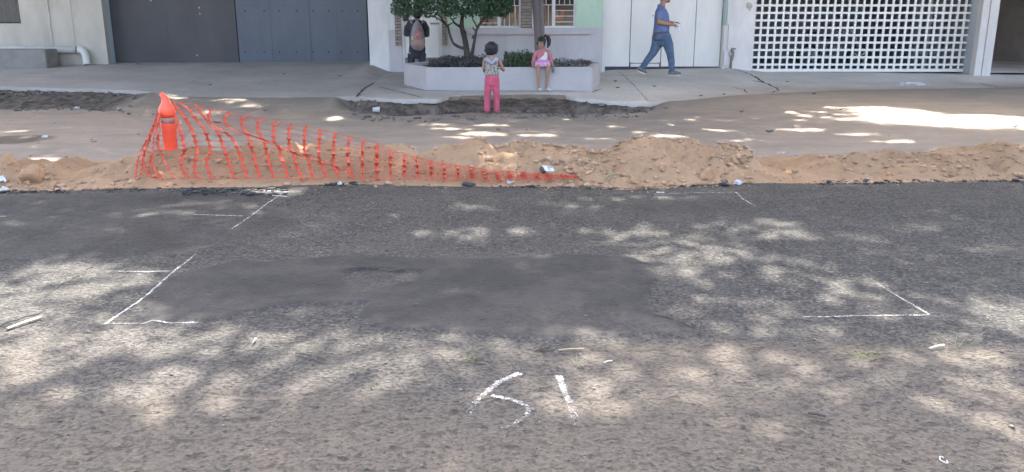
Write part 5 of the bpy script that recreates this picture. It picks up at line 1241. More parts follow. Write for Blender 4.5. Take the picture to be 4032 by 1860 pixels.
mb.tube([Mn(2618, 142, -.06)] + legF[1:], [a / qm for a in (23, 20.5, 15, 13.5, 11)], 14); mb.tube([Mn(2592, 142, .06)] + legR[1:], [a / qm for a in (25, 21, 16, 13, 11.5)], 14)
tr_o = mb.build('trousers', jeans, man); remeshed(tr_o, .011, 3)
mb = MB(); mb.tube([Mn(2603, 131.5), Mn(2603, 127)], R2((32.6, 33.6), (32.4, 33.4)), 20, cap=False); bl = mb.build('belt', simple('brown_belt', (.11, .07, .06), .6), tr_o); md = bl.modifiers.new('t', 'SOLIDIFY'); md.thickness = .006
shoem = simple('grey_shoe', (.17, .165, .175), .8, .25, 20, .4); solem = simple('cream_sole', (.62, .60, .53), .7)
for a, b, up in ((hF, tF, Vector((0, 0, 1))), (hR, tR, upR)):
    mb = MB(); shoe(mb, a + up * .004, b + up * .004, .049, up); o = mb.build('shoe', shoem, man, True); mb = MB(); sole(mb, a - up * .023, b - up * .023, .047, .024, up); mb.build('sole', solem, o)
# what he holds
mb = MB(); c = Mn(2668, 106, -.10); r_ = random.Random(2); vs = []; fs = []
for i in range(7):
    for j in range(6):
        u = i / 6 - .5; v2 = j / 5 - .5; vs.append(c + Vector((u * .16, r_.uniform(-.035, .035), v2 * .13 - .06 * u + r_.uniform(-.012, .012))))
        if i and j: fs.append(((i - 1) * 6 + j - 1, (i - 1) * 6 + j, i * 6 + j, i * 6 + j - 1))
mb.add(vs, fs); o = tag(mb.build('paper', simple('white_paper', (.74, .74, .78), .8)), 'crumpled white paper or bag held in the walking man\'s hands', 'paper'); md = o.modifiers.new('t', 'SOLIDIFY'); md.thickness = .002
mb = MB(); a, b = Mn(2655, 95, -.02), Mn(2671, 89.5, -.02); mb.tube([a, b], [(.034, .005), (.034, .005)], 12, (0, 1, 0)); tag(mb.build('phone', simple('dark_phone', (.03, .03, .035), .3)), 'thin dark phone held above the paper by the walking man', 'phone')

# ---- girl standing in the broken kerb, seen from behind
z = 0.0
for _ in range(8): pg = at_z(1937, 449, z); z = float(dirt_z(pg.x, pg.y))
pg = at_z(1937, 449, z); YGl = pg.y; qg = ppm(YGl, .5)
G = lambda px, py, dy=0: at_y(px, py, YGl + dy)
girl = person('girl with short black hair, ruffled patterned top and pink trousers standing below the kerb', pg)
Rg = lambda *l: [(a / qg, b / qg) for a, b in l]
mb = MB()
mb.tube([G(1937, 330), G(1937, 305), G(1937, 285), G(1936, 255), G(1936, 236), G(1936, 228)], Rg((25, 18), (24, 17), (23, 16), (24, 16), (26, 15), (15, 11)), 16, round_cap=True)
mb.tube([G(1936, 232), G(1936, 218), G(1935, 205)], [10 / qg, 9.5 / qg, 10 / qg], 12)
PHg = head(mb, G(1935, 193, .01), (-.12, 1, .02), (0, 0, 1), .185, 1.1)
for pts, rad in (([G(1909, 234), G(1905, 250, .0), G(1904, 272, .01)], [7, 6.5, 6]), ([G(1904, 272, .01), G(1906, 280, .07), G(1910, 272, .15)], [6, 5.5, 4.5]),
                 ([G(1962, 234), G(1970, 250, -.0), G(1981, 272, .02)], [7, 6.5, 6]), ([G(1981, 272, .02), G(1983, 278, .04), G(1972, 271, .15)], [6.5, 5.5, 4.5])):
    mb.tube(pts, [a / qg for a in rad], 10, round_cap=True)
hand(mb, G(1910, 272, .15), (.4, 1, .2), (0, -.2, 1), .10, .7, 1); hand(mb, G(1972, 271, .15), (-.4, 1, .2), (0, -.2, 1), .10, .7, -1)
for sx, xs_ in ((-1, (1925, 1920, 1918, 1918)), (1, (1949, 1952, 1953, 1954))):
    mb.tube([G(xs_[0], 322), G(xs_[1], 362), G(xs_[2], 395), G(xs_[3], 438)], [11 / qg, 9.5 / qg, 8 / qg, 6.5 / qg], 12, round_cap=True)
feet = []
for xx in (1922, 1954):
    h_ = G(xx, 447, -.03); zz = float(dirt_z(h_.x, h_.y)) + .01; a = Vector((h_.x, YGl - .03, zz)); b = Vector((h_.x + (.03 if xx < 1930 else .01), YGl + .11, float(dirt_z(h_.x, YGl + .11)) + .014)); feet.append((a, b)); shoe(mb, a, b, .027)
body = mb.build('body', skin_b, girl); remeshed(body, .0045, 3); face_bits(PHg, .185 / .23, body)
mb = MB(); hc = G(1935, 189, -.008)
mb.ell(hc, (23.5 / qg, .098, 25.5 / qg), None, 18, 14); mb.ell(G(1935, 203, -.018), (21.5 / qg, .075, 15 / qg), None, 16, 10); mb.tube([G(1917, 190, .03), G(1911, 200, .05), G(1908, 204, .06)], [7 / qg, 5 / qg, 2 / qg], 8, round_cap=True)
for sx in (-1, 1): mb.tube([G(1935 + 18 * sx, 180, .02), G(1935 + 20 * sx, 200, .03), G(1935 + 17 * sx, 212, .03)], [8 / qg, 7 / qg, 4 / qg], 8, round_cap=True)
o = mb.build('hair', hair_m, body); remeshed(o, .007, 2)
pink = cloth('pink_trousers', (.44, .085, .135), (.50, .11, .165), 10, 20, .012)
mb = MB(); mb.tube([G(1937, 293), G(1937, 302), G(1937, 318), G(1938, 334), G(1938, 342)], Rg((25, 18), (27, 19.5), (29.5, 22), (29, 21), (22, 14)), 18, round_cap=True)
mb.tube([G(1924, 325), G(1921, 350), G(1919, 390), G(1918, 438)], Rg((16, 16), (14.5, 15), (12.5, 13), (13, 14)), 14); mb.tube([G(1951, 325), G(1954, 350), G(1956, 390), G(1956, 438)], Rg((16, 16), (14, 15), (12, 13), (11.5, 13.5)), 14)
o = mb.build('trousers', pink, girl); remeshed(o, .008, 2)
flor = cloth('patterned_top', (.15, .13, .112), (.36, .335, .31), 38, 26, .02, (.42, .58)); ruf = cloth('ruffle', (.22, .235, .31), (.50, .50, .54), 45, 26, .02, (.40, .55))
mb = MB(); mb.tube([G(1936, 298), G(1936, 290), G(1936, 270), G(1936, 250), G(1936, 236), G(1936, 229)], Rg((27, 20), (27.5, 20.5), (27, 19), (26, 17.5), (25, 15), (15, 12)), 20)
tp_ = mb.build('top', flor, girl); remeshed(tp_, .008, 2)
mb = MB(); n = 40; vs = []; fs = []
for i in range(n + 1):
    t = i / n; a = math.pi * (2.0 * t - 1)            # ruffle running from shoulder down to the back neckline and up again
    x = 1936 + 27 * (2 * t - 1); v_y = 226 + 20 * (1 - abs(2 * t - 1)) ** .9; wv = .010 * math.sin(i * 2.2)
    dep = -.070 - .012 * (1 - abs(2 * t - 1)) + .05 * abs(2 * t - 1) ** 3
    vs += [G(x * .55 + 1936 * .45, v_y - 2, dep + .012), G(x, v_y + 4, dep - .012 + wv), G(x * 1.03 - 1936 * .03, v_y + 11 + 1.5 * math.sin(i * 1.9), dep - .006 - wv)]
    if i: fs += [(3 * i - 3, 3 * i - 2, 3 * i + 1, 3 * i), (3 * i - 2, 3 * i - 1, 3 * i + 2, 3 * i + 1)]
mb.add(vs, fs); o = mb.build('ruffle', ruf, tp_, True); md = o.modifiers.new('t', 'SOLIDIFY'); md.thickness = .005
sandm = simple('reddish_sandal', (.22, .10, .09), .7)
for a, b in feet:
    mb = MB(); shoe(mb, a + Vector((0, 0, .001)), b + Vector((0, 0, .001)), .030); mb.build('shoe', sandm, girl, True)

# ---- girl sitting on the planter
Cp_ = Cp; YS_ = (Bp[1] + Cp[1]) / 2; qs_ = ppm(YS_, .6)
K = lambda px, py, dy=0: at_y(px, py, YS_ + dy)
kid = person('little girl in a pink jumper and skirt with a ponytail sitting on the planter rim', K(2138, 270, .1))
Rk = lambda *l: [(a / qs_, b / qs_) for a, b in l]
pf = pv(2128, 365); hipz = ZT
def fixz(p, z): p = Vector(p); p.z = z; return p
mb = MB()
mb.tube([fixz(K(2138, 268, .13), ZT + .055), K(2137, 250, .12), K(2136, 228, .12), K(2136, 208, .12), K(2135, 197, .12), K(2135, 190, .115)], Rk((23, 17), (21, 15), (21, 15), (22, 14), (20, 12), (10, 9)), 16, round_cap=True)
mb.tube([K(2135, 196, .115), K(2134, 186, .11), K(2134, 176, .10)], [8.5 / qs_, 8 / qs_, 9 / qs_], 12)
PHk = head(mb, K(2132, 169, .10), (-.45, -1, -.32), (-.05, -.2, 1), .172, 1.1)
kneL, kneR = fixz(K(2119, 285, -.06), ZT + .035), fixz(K(2158, 285, -.06), ZT + .035)
anL, anR = K(2122, 350, -.13), K(2152, 345, -.10)
for hip, kn, an, footx in ((K(2126, 270, .10), kneL, anL, 2130), (K(2148, 270, .10), kneR, anR, 2160)):
    hip = fixz(hip, ZT + .055)
    mb.tube([hip, hip.lerp(kn, .5), kn, kn.lerp(an, .35) + Vector((0, -.01, 0)), kn.lerp(an, .75), an], [a / qs_ for a in (11, 10.5, 9, 8.2, 6.5, 5.2)], 12, round_cap=True)
feetk = []
for an, tx in ((anL, 2131), (anR, 2166)):
    h_ = Vector((an.x, an.y + .03, float(pz(an.x, an.y)) + .008)); t_ = Vector((at_y(tx, 362, an.y - .09).x, an.y - .085, float(pz(an.x, an.y - .085)) + .008)); feetk.append((h_, t_)); shoe(mb, h_, t_, .024)
    mb.tube([an, h_ + Vector((0, 0, .03))], [5 / qs_, 5.2 / qs_], 10)
wL, wR = fixz(K(2102, 273, .02), ZT + .045), fixz(K(2173, 264, .02), ZT + .065)
for pts, rad in (([K(2113, 204, .12), K(2104, 225, .11), K(2099, 246, .08)], [7, 6.5, 6]), ([K(2099, 246, .08), K(2100, 262, .04), wL], [6, 5.5, 4.5]), ([K(2160, 204, .12), K(2168, 225, .11), K(2171, 245, .08)], [7, 6.5, 6]), ([K(2171, 245, .08), K(2173, 255, .05), wR], [6, 5.5, 4.5])):
    mb.tube(pts, [a / qs_ for a in rad], 10, round_cap=True)
hand(mb, wL, (.1, -.9, -.35), (0, -.3, 1), .095, .75, 1); hand(mb, wR, (.15, -.8, -.6), (.2, -.6, .6), .095, .9, -1)
body = mb.build('body', skin_b, kid); remeshed(body, .0045, 3); face_bits(PHk, .172 / .23, body)
fk, uk, sk = frame((-.45, -1, -.32), (-.05, -.2, 1)); Mk = Matrix((fk, sk, uk)).transposed(); hk = K(2133, 164, .105)
mb = MB(); mb.ell(hk + uk * .028 - fk * .016, (.084, .074, .062), Mk, 18, 12); mb.ell(hk - fk * .035, (.052, .068, .075), Mk, 16, 10); mb.ell(hk + uk * .03 + fk * .052, (.030, .056, .026), Mk, 14, 8)
mb.tube([K(2143, 150, .14), K(2149, 142, .15), K(2157, 146, .16), K(2162, 160, .16), K(2161, 176, .15), K(2156, 188, .13)], [a / qs_ for a in (6, 7.5, 8.5, 9, 7.5, 3)], 12, round_cap=True)
mb.tube([PHk(.62, .04, -.078), PHk(.45, .035, -.086), PHk(.25, .02, -.084)], [.014, .013, .008], 8, round_cap=True); mb.tube([PHk(.62, .04, .078), PHk(.45, .035, .086), PHk(.25, .02, .084)], [.014, .013, .008], 8, round_cap=True)
o = mb.build('hair', hair_m, body); remeshed(o, .006, 2)
mb = MB(); mb.ell(K(2148, 150, .12), (.012, .012, .014)); mb.build('hair_tie', simple('pale_tie', (.6, .58, .58), .6), body, True)
jump = cloth('pink_jumper', (.38, .145, .165), (.44, .175, .195), 9, 24, .015); skirtm = cloth('pink_skirt', (.52, .25, .42), (.62, .33, .52), 16, 26, .014)
mb = MB(); mb.tube([K(2136, 254, .12), K(2136, 240, .12), K(2136, 220, .12), K(2136, 206, .12), K(2135, 197, .12), K(2135, 191, .115)], Rk((22.5, 17), (22.5, 17), (22.5, 16.5), (22.5, 15.5), (19, 13), (10.5, 10.5)), 18)
mb.tube([K(2116, 203, .12), K(2105, 224, .11), K(2099.5, 246, .08), K(2100.5, 263, .035), fixz(K(2101.5, 272, .022), ZT + .052)], [a / qs_ for a in (9, 8.2, 7.6, 6.8, 6.6)], 14); mb.tube([K(2156, 203, .12), K(2167, 224, .11), K(2171, 244, .085), K(2173, 255, .05), K(2173, 261, .035)], [a / qs_ for a in (9, 8.2, 7.6, 6.8, 6.6)], 14)
jp = mb.build('jumper', jump, kid); remeshed(jp, .007, 2)
mb = MB(); 
skt = []
mb.tube([K(2136, 250, .12), fixz(K(2137, 258, .10), ZT + .10), fixz(K(2137, 268, .06), ZT + .075), fixz(K(2138, 276, .0), ZT + .06), fixz(K(2138, 284, -.055), ZT + .045)], Rk((25, 19), (26, 20), (28, 15), (28, 12), (27.5, 11)), 18, round_cap=False)
sk_o = mb.build('skirt', skirtm, kid); remeshed(sk_o, .007, 2)
mb = MB()
for i, xx in enumerate((2112, 2120, 2128, 2136, 2144, 2152, 2160)):
    mb.tube([fixz(K(xx, 268, .0), ZT + .105), fixz(K(xx + (xx - 2136) * .1, 280, -.065), ZT + .075), fixz(K(xx + (xx - 2136) * .12, 287, -.075), ZT + .025)], [.020, .022, .016], 8, round_cap=True)
o = mb.build('skirt_hem', skirtm, sk_o); remeshed(o, .007, 2)
# white printed horse shape on the chest
def chest(px, py):
    x = px - 2136; return K(px, py, .12 - 17.4 / qs_ * math.sqrt(max(0, 1 - (x / 26) ** 2)) - .012)
hs = [(2123, 236), (2124, 231), (2128, 229), (2132, 226), (2134, 222), (2140, 220), (2143, 213), (2146, 206), (2148, 203), (2149, 206), (2154, 208), (2156, 214), (2155, 221), (2156, 227), (2153, 232), (2149, 237), (2144, 238), (2141, 234), (2138, 235), (2135, 239), (2131, 240), (2129, 236), (2126, 238)]
cm = (2142, 226); mb = MB(); vs = [chest(*cm)] + [chest(*p) for p in hs] ; vs2 = [chest((p[0] + cm[0]) / 2, (p[1] + cm[1]) / 2) for p in hs]; n = len(hs)
fs = [(0, 1 + n + i, 1 + n + (i + 1) % n) for i in range(n)] + [(1 + n + i, 1 + i, 1 + (i + 1) % n, 1 + n + (i + 1) % n) for i in range(n)]
mb.add(vs + vs2, fs); mb.build('print', simple('white_print', (.55, .54, .53), .7, .12, 60), jp)
shm = simple('white_shoe', (.60, .58, .58), .7)
for a, b in feetk: mb = MB(); shoe(mb, a + Vector((0, 0, .001)), b + Vector((0, 0, .001)), .027); mb.build('shoe', shm, kid, True)
# little soft toy dangling from her hand
c = K(2176, 281, .0); mb = MB(); c = Vector((wR.x + .012, min(wR.y - .05, YS_ - .05), wR.z - .03)); mb.tube([c, c + Vector((.004, -.005, -.035)), c + Vector((.010, -.005, -.075)), c + Vector((.008, 0, -.11))], [.014, .020, .027, .020], 12, round_cap=True); mb.ell(c + Vector((.018, 0, -.085)), (.016, .016, .022))
o = tag(mb.build('cloth_toy', simple('grey_toy', (.16, .15, .14), .9, .3, 40), None), 'small grey brown object dangling from the seated girl\'s hand', 'toy'); remeshed(o, .005, 2)

# ---- person with a backpack facing the house door
YBk = 18.25; qb = ppm(YBk, .9); B = lambda px, py, dy=0: at_y(px, py, YBk + dy)
zf = float(pz(B(1645, 200).x, YBk)); pb = Vector((B(1645, 200).x, YBk, zf))
bp = person('person in a dark jacket and dark trousers seen from behind at the house door', pb)
Rb = lambda *l: [(a / qb, b / qb) for a, b in l]
mb = MB()
mb.tube([B(1643, 203), B(1643, 190), B(1642, 160), B(1642, 120), B(1641, 95), B(1642, 84)], Rb((25, 18), (26, 18), (26, 18), (28, 18), (30, 16), (14, 11)), 16, round_cap=True)
mb.tube([B(1642, 88), B(1642, 76), B(1643, 66)], [11 / qb, 10.5 / qb, 11 / qb], 12)
PHb = head(mb, B(1644, 50, .02), (.05, 1, -.1), (0, 0, 1), .22, 1.05)
for pts, rad in (([B(1613, 96), B(1604, 116), B(1602, 138, -.02)], [9, 8.5, 8]), ([B(1602, 138, -.02), B(1606, 130, .12), B(1615, 122, .24)], [8, 7, 5.5]), ([B(1672, 96), B(1680, 116), B(1682, 140)], [9, 8.5, 7.5]), ([B(1682, 140), B(1677, 138, .12), B(1668, 134, .24)], [7.5, 6.5, 5.5])):
    mb.tube(pts, [a / qb for a in rad], 12, round_cap=True)
hand(mb, B(1615, 122, .24), (.5, 1, .3), (0, 0, 1), .15, .6, 1); hand(mb, B(1668, 134, .24), (-.5, 1, .3), (0, 0, 1), .15, .6, -1)
def leg_pts(px): 
    a = B(px, 212); k_ = Vector((a.x * .99 + pb.x * .01, YBk, zf + .36)); an = Vector((k_.x, YBk, zf + .07)); return [a, a.lerp(k_, .5), k_, k_.lerp(an, .5), an]
LL, LR_ = leg_pts(1621), leg_pts(1661); LL[2].x -= .02; LL[4].x -= .03
for pl in (LL, LR_): mb.tube(pl, [a / qb for a in (14, 12, 9.5, 8.5, 6.5)], 12, round_cap=True)
fb = []
for pl in (LL, LR_):
    a = Vector((pl[4].x, YBk - .06, zf + .03)); b = a + Vector((0, .24, 0)); b.z = float(pz(b.x, b.y)) + .03; fb.append((a, b)); shoe(mb, a, b, .038)
body = mb.build('body', skin_c, bp); remeshed(body, .0055, 3); face_bits(PHb, .22 / .23, body)
mb = MB(); mb.ell(B(1644, 45, -.0), (.098, .115, .105)); mb.ell(B(1643, 60, -.03), (.088, .075, .08)); o = mb.build('hair', hair_m, body); remeshed(o, .008, 2)
jk = cloth('dark_jacket', (.045, .045, .062), (.075, .068, .085), 7, 16, .03); tro = cloth('dark_trousers', (.035, .038, .052), (.05, .053, .07), 7, 14, .02)
mb = MB(); mb.tube([B(1643, 188), B(1643, 178), B(1642, 150), B(1642, 118), B(1641, 96), B(1642, 84), B(1642, 78)], Rb((31, 23), (31.5, 23), (31, 22), (32, 22), (33, 20), (20, 14), (13, 12)), 20)
mb.tube([B(1616, 94), B(1604, 114), B(1601, 136, -.02), B(1604, 134, .1), B(1613, 124, .22)], [a / qb for a in (14, 14, 13, 10.5, 9)], 14, round_cap=True); mb.tube([B(1668, 94), B(1679, 114), B(1681, 139), B(1677, 138, .1), B(1669, 134, .22)], [a / qb for a in (13, 12.5, 11, 10, 9)], 14, round_cap=True)
o = mb.build('jacket', jk, bp); remeshed(o, .012, 3)
mb = MB(); mb.tube([B(1643, 178), B(1643, 192), B(1642, 206), B(1642, 214)], Rb((31, 23), (33, 24), (33, 23), (27, 18)), 18, round_cap=True)
for pl in (LL, LR_): mb.tube(pl, [(a / qb, a * .95 / qb) for a in (18, 16.5, 14.5, 13.5, 13)], 14)
o = mb.build('trousers', tro, bp); remeshed(o, .011, 3)
for a, b in fb: mb = MB(); shoe(mb, a, b, .046); mb.build('shoe', simple('black_shoe', (.03, .03, .033), .6), bp, True)
# backpack: its own thing, worn on the back
bkm = cloth('lilac_grey_bag', (.215, .20, .235), (.28, .26, .295), 12, 20, .015); bk = thing('backpack', 'grey lilac backpack with a faded pink and red print on the person\'s back', 'backpack', B(1644, 190, -.25))
D0 = -.125
mb = MB(); mb.tube([B(1644, 188, D0 - .05), B(1645, 180, D0 - .06), B(1645, 160, D0 - .065), B(1644, 130, D0 - .06), B(1643, 108, D0 - .045), B(1643, 94, D0 - .03), B(1643, 88, D0 - .02)], Rb((24, 12), (29, 17), (29, 19), (25, 18), (20, 16), (14, 12), (8, 8)), 18, round_cap=True)
bag = mb.build('bag', bkm, bk); remeshed(bag, .010, 3)
mb = MB(); mb.tube([B(1645, 186, D0 - .09), B(1645, 176, D0 - .11), B(1645, 160, D0 - .115), B(1645, 149, D0 - .11)], Rb((20, 10), (24, 13), (23, 13), (15, 9)), 16, round_cap=True); o = mb.build('pocket', cloth('rosy_pocket', (.30, .20, .175), (.38, .25, .22), 6, 20, .01), bk); remeshed(o, .009, 3)
mb = MB(); mb.tube([B(1622, 90, -.10), B(1617, 84, -.04), B(1618, 82, .04)], [.024, .024, .022], 10, round_cap=True); mb.tube([B(1662, 90, -.10), B(1668, 84, -.04), B(1667, 82, .04)], [.024, .024, .022], 10, round_cap=True); mb.tube([B(1636, 96, D0 - .06), B(1643, 91, D0 - .09), B(1650, 96, D0 - .06)], [.009, .009, .009], 8, round_cap=True)
mb.build('strap', bkm, bk, True)
mb = MB(); n = 18; vs = [B(1647, 138, D0 - .185)]
for i in range(n): a = 2 * math.pi * i / n; vs.append(B(1647 + 15 * math.cos(a), 138 + 20 * math.sin(a) * (1 if math.sin(a) < 0 else .85), D0 - .178 + .035 * abs(math.cos(a)) ** 3 + .012 * (math.sin(a) < 0)))
mb.add(vs, [(0, 1 + i, 1 + (i + 1) % n) for i in range(n)]); o = mb.build('print', cloth('faded_print', (.34, .10, .11), (.42, .24, .25), 16, 20, .004), bk); md = o.modifiers.new('t', 'SOLIDIFY'); md.thickness = .006
mb = MB(); mb.ell(B(1624, 151, D0 - .15), (.02, .012, .032)); mb.build('tag', simple('yellow_tag', (.85, .62, .12), .5), bk)
# scrap of white cloth by the shoulder
c = B(1625, 72, -.12); mb = MB(); mb.tube([c + Vector((.0, .02, .045)), c + Vector((.012, 0, .015)), c + Vector((-.01, 0, -.01)), c + Vector((.012, .02, -.035))], [.012, .022, .026, .012], 10, round_cap=True); mb.tube([c + Vector((-.025, 0, .04)), c], [.008, .018], 8, round_cap=True)
o = tag(mb.build('white_cloth', simple('cloth_white', (.68, .67, .65), .9)), 'scrap of white cloth on the left shoulder of the person with the backpack', 'cloth'); remeshed(o, .007, 2)
# ------------------------------------------------------------------ litter and small things
def ondirt(px, py):
    z = 0.0
    for _ in range(8): p = at_z(px, py, z); z = float(dirt_z(p.x, p.y))
    return Vector((p.x, p.y, z))
paperm = simple('litter_white', (.46, .45, .45), .8, .06, 20)
def sheet(name, p, w_, h_, rot, label, cat, mat=paperm, crumple=.015, seed=0, tilt=.3, n=5, grp=None):
    r = random.Random(seed); mb = MB(); vs = []; fs = []; w_ *= .7; h_ *= .7; cr_, sr_ = math.cos(rot), math.sin(rot)
    for i in range(n + 1):
        for j in range(n + 1):
            u, v = (i / n - .5) * w_, (j / n - .5) * h_; zz = crumple * r.uniform(.1, 1.2) + tilt * (v + h_ / 2)
            vs.append(Vector(p) + Vector((u * cr_ - v * sr_, u * sr_ + v * cr_, zz + .003)))
            if i and j: fs.append(((i - 1) * (n + 1) + j - 1, i * (n + 1) + j - 1, i * (n + 1) + j, (i - 1) * (n + 1) + j))
    mb.add(vs, fs); o = mb.build(name, mat); md = o.modifiers.new('t', 'SOLIDIFY'); md.thickness = .002; return tag(o, label, cat, grp)
# cup lying in the broken kerb
p = ondirt(1482, 447); mb = MB(); mb.tube([p + Vector((-.055, -.02, .05)), p + Vector((.055, .0, .042))], [.034, .046], 16, (0, 0, 1)); tag(mb.build('paper_cup', paperm, None, True), 'white paper cup lying on its side in the broken kerb', 'cup')
sheet('paper_scrap', ondirt(1590, 450), .075, .05, .2, 'small white paper scrap to the right of the paper cup', 'paper', crumple=.02, seed=3)
sheet('paper_scrap', ondirt(300, 412), .12, .07, .5, 'white scrap in the rubble at the left behind the post', 'paper', crumple=.03, seed=4)
sheet('paper_scrap', ondirt(470, 436), .07, .06, .3, 'pale scrap at the lower edge of the left kerb rubble', 'paper', crumple=.03, seed=5)
sheet('paper_scrap', ondirt(178, 545), .10, .06, .3, 'white scrap on the damp patch at the left', 'paper', crumple=.02, seed=14)
sheet('paper_scrap', on_heap(6, 722), .10, .10, .9, 'blue white folded paper at the left edge on the soil', 'paper', simple('bluish_paper', (.60, .64, .70), .7), .03, 6, .6)
sheet('paper_scrap', on_heap(14, 756), .11, .07, .2, 'crumpled grey white scrap at the road edge, far left', 'paper', crumple=.03, seed=7)
sheet('paper_scrap', on_heap(1338, 733), .055, .045, .4, 'tiny white scrap at the road edge under the net', 'paper', crumple=.03, seed=8)
sheet('paper_scrap', ondirt(4000, 507), .10, .06, .4, 'small crumpled scrap in the bright sunlit strip', 'paper', crumple=.04, seed=9)
sheet('paper_scrap', on_heap(2010, 730), .09, .06, .4, 'pale chip of rubbish among asphalt crumbs by the net end', 'paper', crumple=.03, seed=10)
sheet('paper_scrap', Vector((at_z(2600, 767)[0], at_z(2600, 767)[1], .012)), .10, .035, -.2, 'flat white strip on the road beside the far chalk corner', 'paper', simple('grey_scrap', (.26, .255, .25), .8), crumple=.008, seed=11, tilt=0)
# printed carton
p = on_heap(2165, 682); t = thing('carton', 'torn white and dark carton lying on the soil at the end of the net', 'carton', p)
mb = MB(); a = Vector((.8, .35, -.15)).normalized(); b = Vector((-.35, .75, .55)).normalized(); c_ = a.cross(b)
def obox(mb, o, A, B_, C): 
    vs = []
    for k in (0, 1):
        for j in (0, 1):
            for i in (0, 1): vs.append(o + A * i + B_ * j + C * k)
    mb.add(vs, [(0, 2, 3, 1), (4, 5, 7, 6), (0, 1, 5, 4), (2, 6, 7, 3), (0, 4, 6, 2), (1, 3, 7, 5)])
obox(mb, p + Vector((-.05, -.02, .01)), a * .105, b * .075, c_ * .022); mb.build('box', simple('carton_white', (.50, .50, .49), .6, .1, 40), t)
mb = MB(); obox(mb, p + Vector((-.075, -.03, .0)), a * .03, b * .07, c_ * .03); mb.build('dark_flap', simple('carton_dark', (.04, .045, .05), .5), t)
mb = MB(); obox(mb, p + Vector((-.05, -.02, .01)) + a * .045 + b * .01 + c_ * .0225, a * .006, b * .05, c_ * .002); obox(mb, p + Vector((-.05, -.02, .01)) + a * .055 + b * .056 + c_ * .0225, a * .042, b * .008, c_ * .002); mb.build('dark_stripe', MATS['carton_dark'], t)
# crumpled bags
def crumpled(p, r, label, mat, seed, name='plastic_bag', flat=.7, wide=1.0):
    bm = bmesh.new(); bmesh.ops.create_icosphere(bm, subdivisions=4, radius=1)
    for v in bm.verts:
        n = mnoise.noise(v.co * 2.2 + Vector((seed, 0, 0))) + .7 * abs(mnoise.noise(v.co * 5 + Vector((0, seed, 0)))); v.co *= (1 + .55 * n); v.co = Vector((v.co.x * r * wide, v.co.y * r, max(-.2 * r, v.co.z * r * flat))) + Vector(p) + Vector((0, 0, r * flat * .4))
    me = bpy.data.meshes.new(name); bm.to_mesh(me); bm.free(); return tag(link(name, me, mat), label, 'plastic bag')
crumpled(on_heap(2905, 726), .036, 'small crumpled white bag at the road edge below the tallest heap', paperm, 3)
z = .1
for _ in range(6): pp = at_z(3590, 336, z); z = float(pz(pp.x, pp.y))
film, N, L, P = new_mat('clear_film'); P.inputs['Base Color'].default_value = (.72, .73, .78, 1); P.inputs['Roughness'].default_value = .35
tr_ = N.new('ShaderNodeBsdfTransparent'); mx = N.new('ShaderNodeMixShader'); mx.inputs[0].default_value = .5; L.new(tr_.outputs[0], mx.inputs[1]); L.new(P.outputs[0], mx.inputs[2]); L.new(mx.outputs[0], N['Material Output'].inputs[0])
crumpled(Vector((pp.x, pp.y, z)), .12, 'translucent crumpled plastic bag on the pavement before the lattice gate', film, 9, flat=.35, wide=1.9)
# strap, sticks, wire
grn = simple('green_strap', (.07, .24, .13), .5)
def strip(name, pts, wd, th, mat, label, cat, n=8):
    mb = MB(); mb.tube(pts, [(wd, th)] * len(pts), n, (0, 1, 0)); return tag(mb.build(name, mat), label, cat)
up_ = Vector((0, 0, .012))
strip('plastic_strap', [on_heap(2452, 692) + up_ * 1.5, on_heap(2475, 697) + up_, on_heap(2500, 702) + up_ * .8], .011, .003, grn, 'short flat green plastic strap lying on the soil', 'strap')
strip('plastic_strap', [on_heap(2375, 713) + up_, on_heap(2392, 700) + up_, on_heap(2420, 692) + up_, on_heap(2445, 690) + up_], .004, .003, grn, 'thin curved green cord beside the flat green strap', 'strap')
pale = simple('pale_wood', (.33, .295, .25), .8, .15, 12, .3, 30, .004, (1, 1, 1)); drk = simple('dark_twig', (.06, .052, .046), .9, .3, 20)
def slat(a, b, wd, label, mat=pale, name='wood_strip', th=.003):
    a, b = onroad(*a), onroad(*b); strip(name, [a + Vector((0, 0, .012)), a.lerp(b, .5) + Vector((0, 0, .016)), b + Vector((0, 0, .014))], wd, th, mat, label, 'stick')
slat((30, 1302), (165, 1258), .011, 'long pale wooden strip lying in the sunny patch at the left')
slat((3658, 1384), (3716, 1373), .0055, 'short white stick on the sandy strip at the right', simple('white_stick', (.46, .44, .42), .7))
slat((2378, 1435), (2410, 1431), .0035, 'small white stick to the right of the withered weed', MATS['white_stick'])
slat((3180, 1642), (3250, 1655), .006, 'dark brown stick on the near road at the right', drk, 'twig', .006)
slat((2108, 1388), (2165, 1374), .004, 'thin curved dry twig above the chalk numerals', drk, 'twig', .004)
slat((1170, 1336), (1215, 1340), .005, 'dark twig on the road right of the lower left chalk corner', drk, 'twig', .004)
slat((1165, 1400), (1225, 1412), .005, 'dark twig on the sandy road below the other twig', drk, 'twig', .004)
slat((995, 1362), (1010, 1345), .007, 'short pale stick on the sand at the left', pale)
slat((2200, 1384), (2300, 1380), .005, 'long straw coloured stalk by the withered weed', simple('straw', (.30, .25, .16), .8))
slat((1072, 778), (1130, 785), .005, 'thin white stick on the far road near the broken asphalt', MATS['white_stick'])
q0 = onroad(3712, 1822); mb = MB(); pts = [q0 + Vector((.010 * math.cos(a), .022 * math.sin(a) + .005 * math.sin(2 * a), .006)) for a in [k * 5.6 / 20 + .5 for k in range(21)]]
mb.tube(pts, [.0022] * 21, 8, (0, 0, 1)); tag(mb.build('wire_loop', simple('pale_wire', (.36, .36, .35), .5)), 'small pale wire loop on the road in the bottom right corner', 'wire')
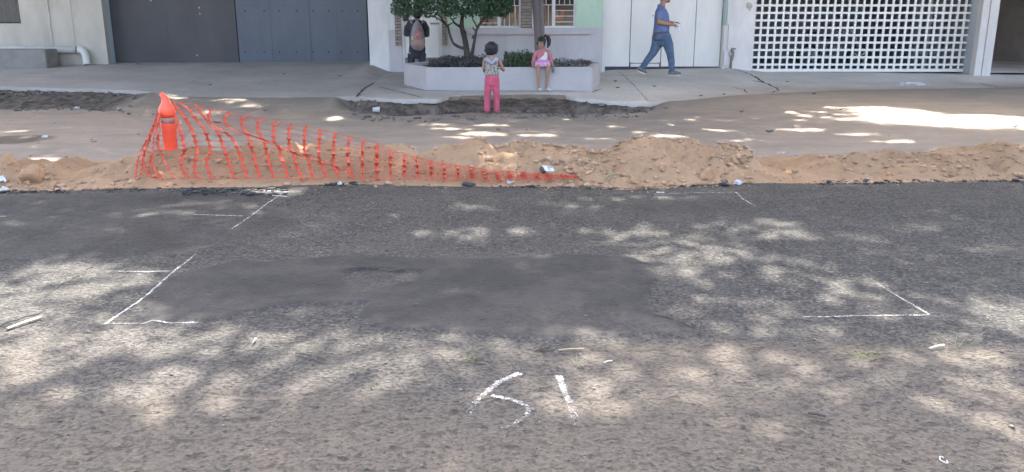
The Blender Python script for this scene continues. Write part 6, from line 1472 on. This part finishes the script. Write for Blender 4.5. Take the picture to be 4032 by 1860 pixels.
# fallen leaves on pavement and dirt, each its own little thing
lm = simple('dead_leaf', (.11, .085, .065), .9, .4, 20, 0)
LV = [(545, 255, 'on the pavement before the dark gate, nearest the cream wall'), (828, 338, 'alone on the grey driveway before the gate'), (1340, 303, 'on the driveway near the end of the slate gate'), (1118, 295, 'in the middle of the driveway before the slate gate'),
      (2422, 323, 'on the pavement just right of the planter'), (2432, 349, 'on the pavement right of the planter, nearer the kerb'), (2577, 343, 'on the pavement under the walking man'), (2760, 380, 'at the edge of pavement and dirt below the white gate'),
      (2850, 375, 'right of the one at the dirt edge below the white gate'), (3100, 325, 'on the pavement before the lattice gate'), (3205, 373, 'on the dirt edge before the lattice gate'), (2622, 430, 'on the dirt lane right of the broken kerb'),
      (2920, 443, 'dark and curled on the dirt lane below the white gate'), (3030, 522, 'long and dark on the dirt lane at the right'), (1962, 515, 'on the dirt lane below the standing girl'), (855, 487, 'dark on the dirt lane just right of the post'), (1045, 440, 'on the dirt lane below the driveway'), (1613, 482, 'on the sunny flecked dirt lane below the cup')]
for i, (px, py, wh) in enumerate(LV):
    z = .1
    for _ in range(6):
        p = at_z(px, py, z); z = float(pz(p.x, p.y)) if p.y > float(edgeY(p.x)) + .02 else float(dirt_z(p.x, p.y))
    r = random.Random(i); L_ = r.uniform(.05, .085) * (1.9 if i in (13, 15) else 1); a = r.uniform(-.5, .5); d = Vector((math.cos(a), math.sin(a), 0)); s_ = Vector((-math.sin(a), math.cos(a), 0)); mb = MB(); vs = []
    for k in range(5):
        t = k / 4; wd = L_ * .24 * math.sin(math.pi * min(max(t, .06), .94)); c = p + d * L_ * (t - .5) + Vector((0, 0, .006 + .012 * (2 * t - 1) ** 2)); vs += [c - s_ * wd + Vector((0, 0, .012)), c, c + s_ * wd + Vector((0, 0, .014))]
    mb.add(vs, [q for k in range(4) for q in ((3 * k, 3 * k + 1, 3 * k + 4, 3 * k + 3), (3 * k + 1, 3 * k + 2, 3 * k + 5, 3 * k + 4))])
    tag(mb.build('fallen_leaf', lm), 'brown fallen leaf ' + wh, 'leaf', 'fallen leaves')
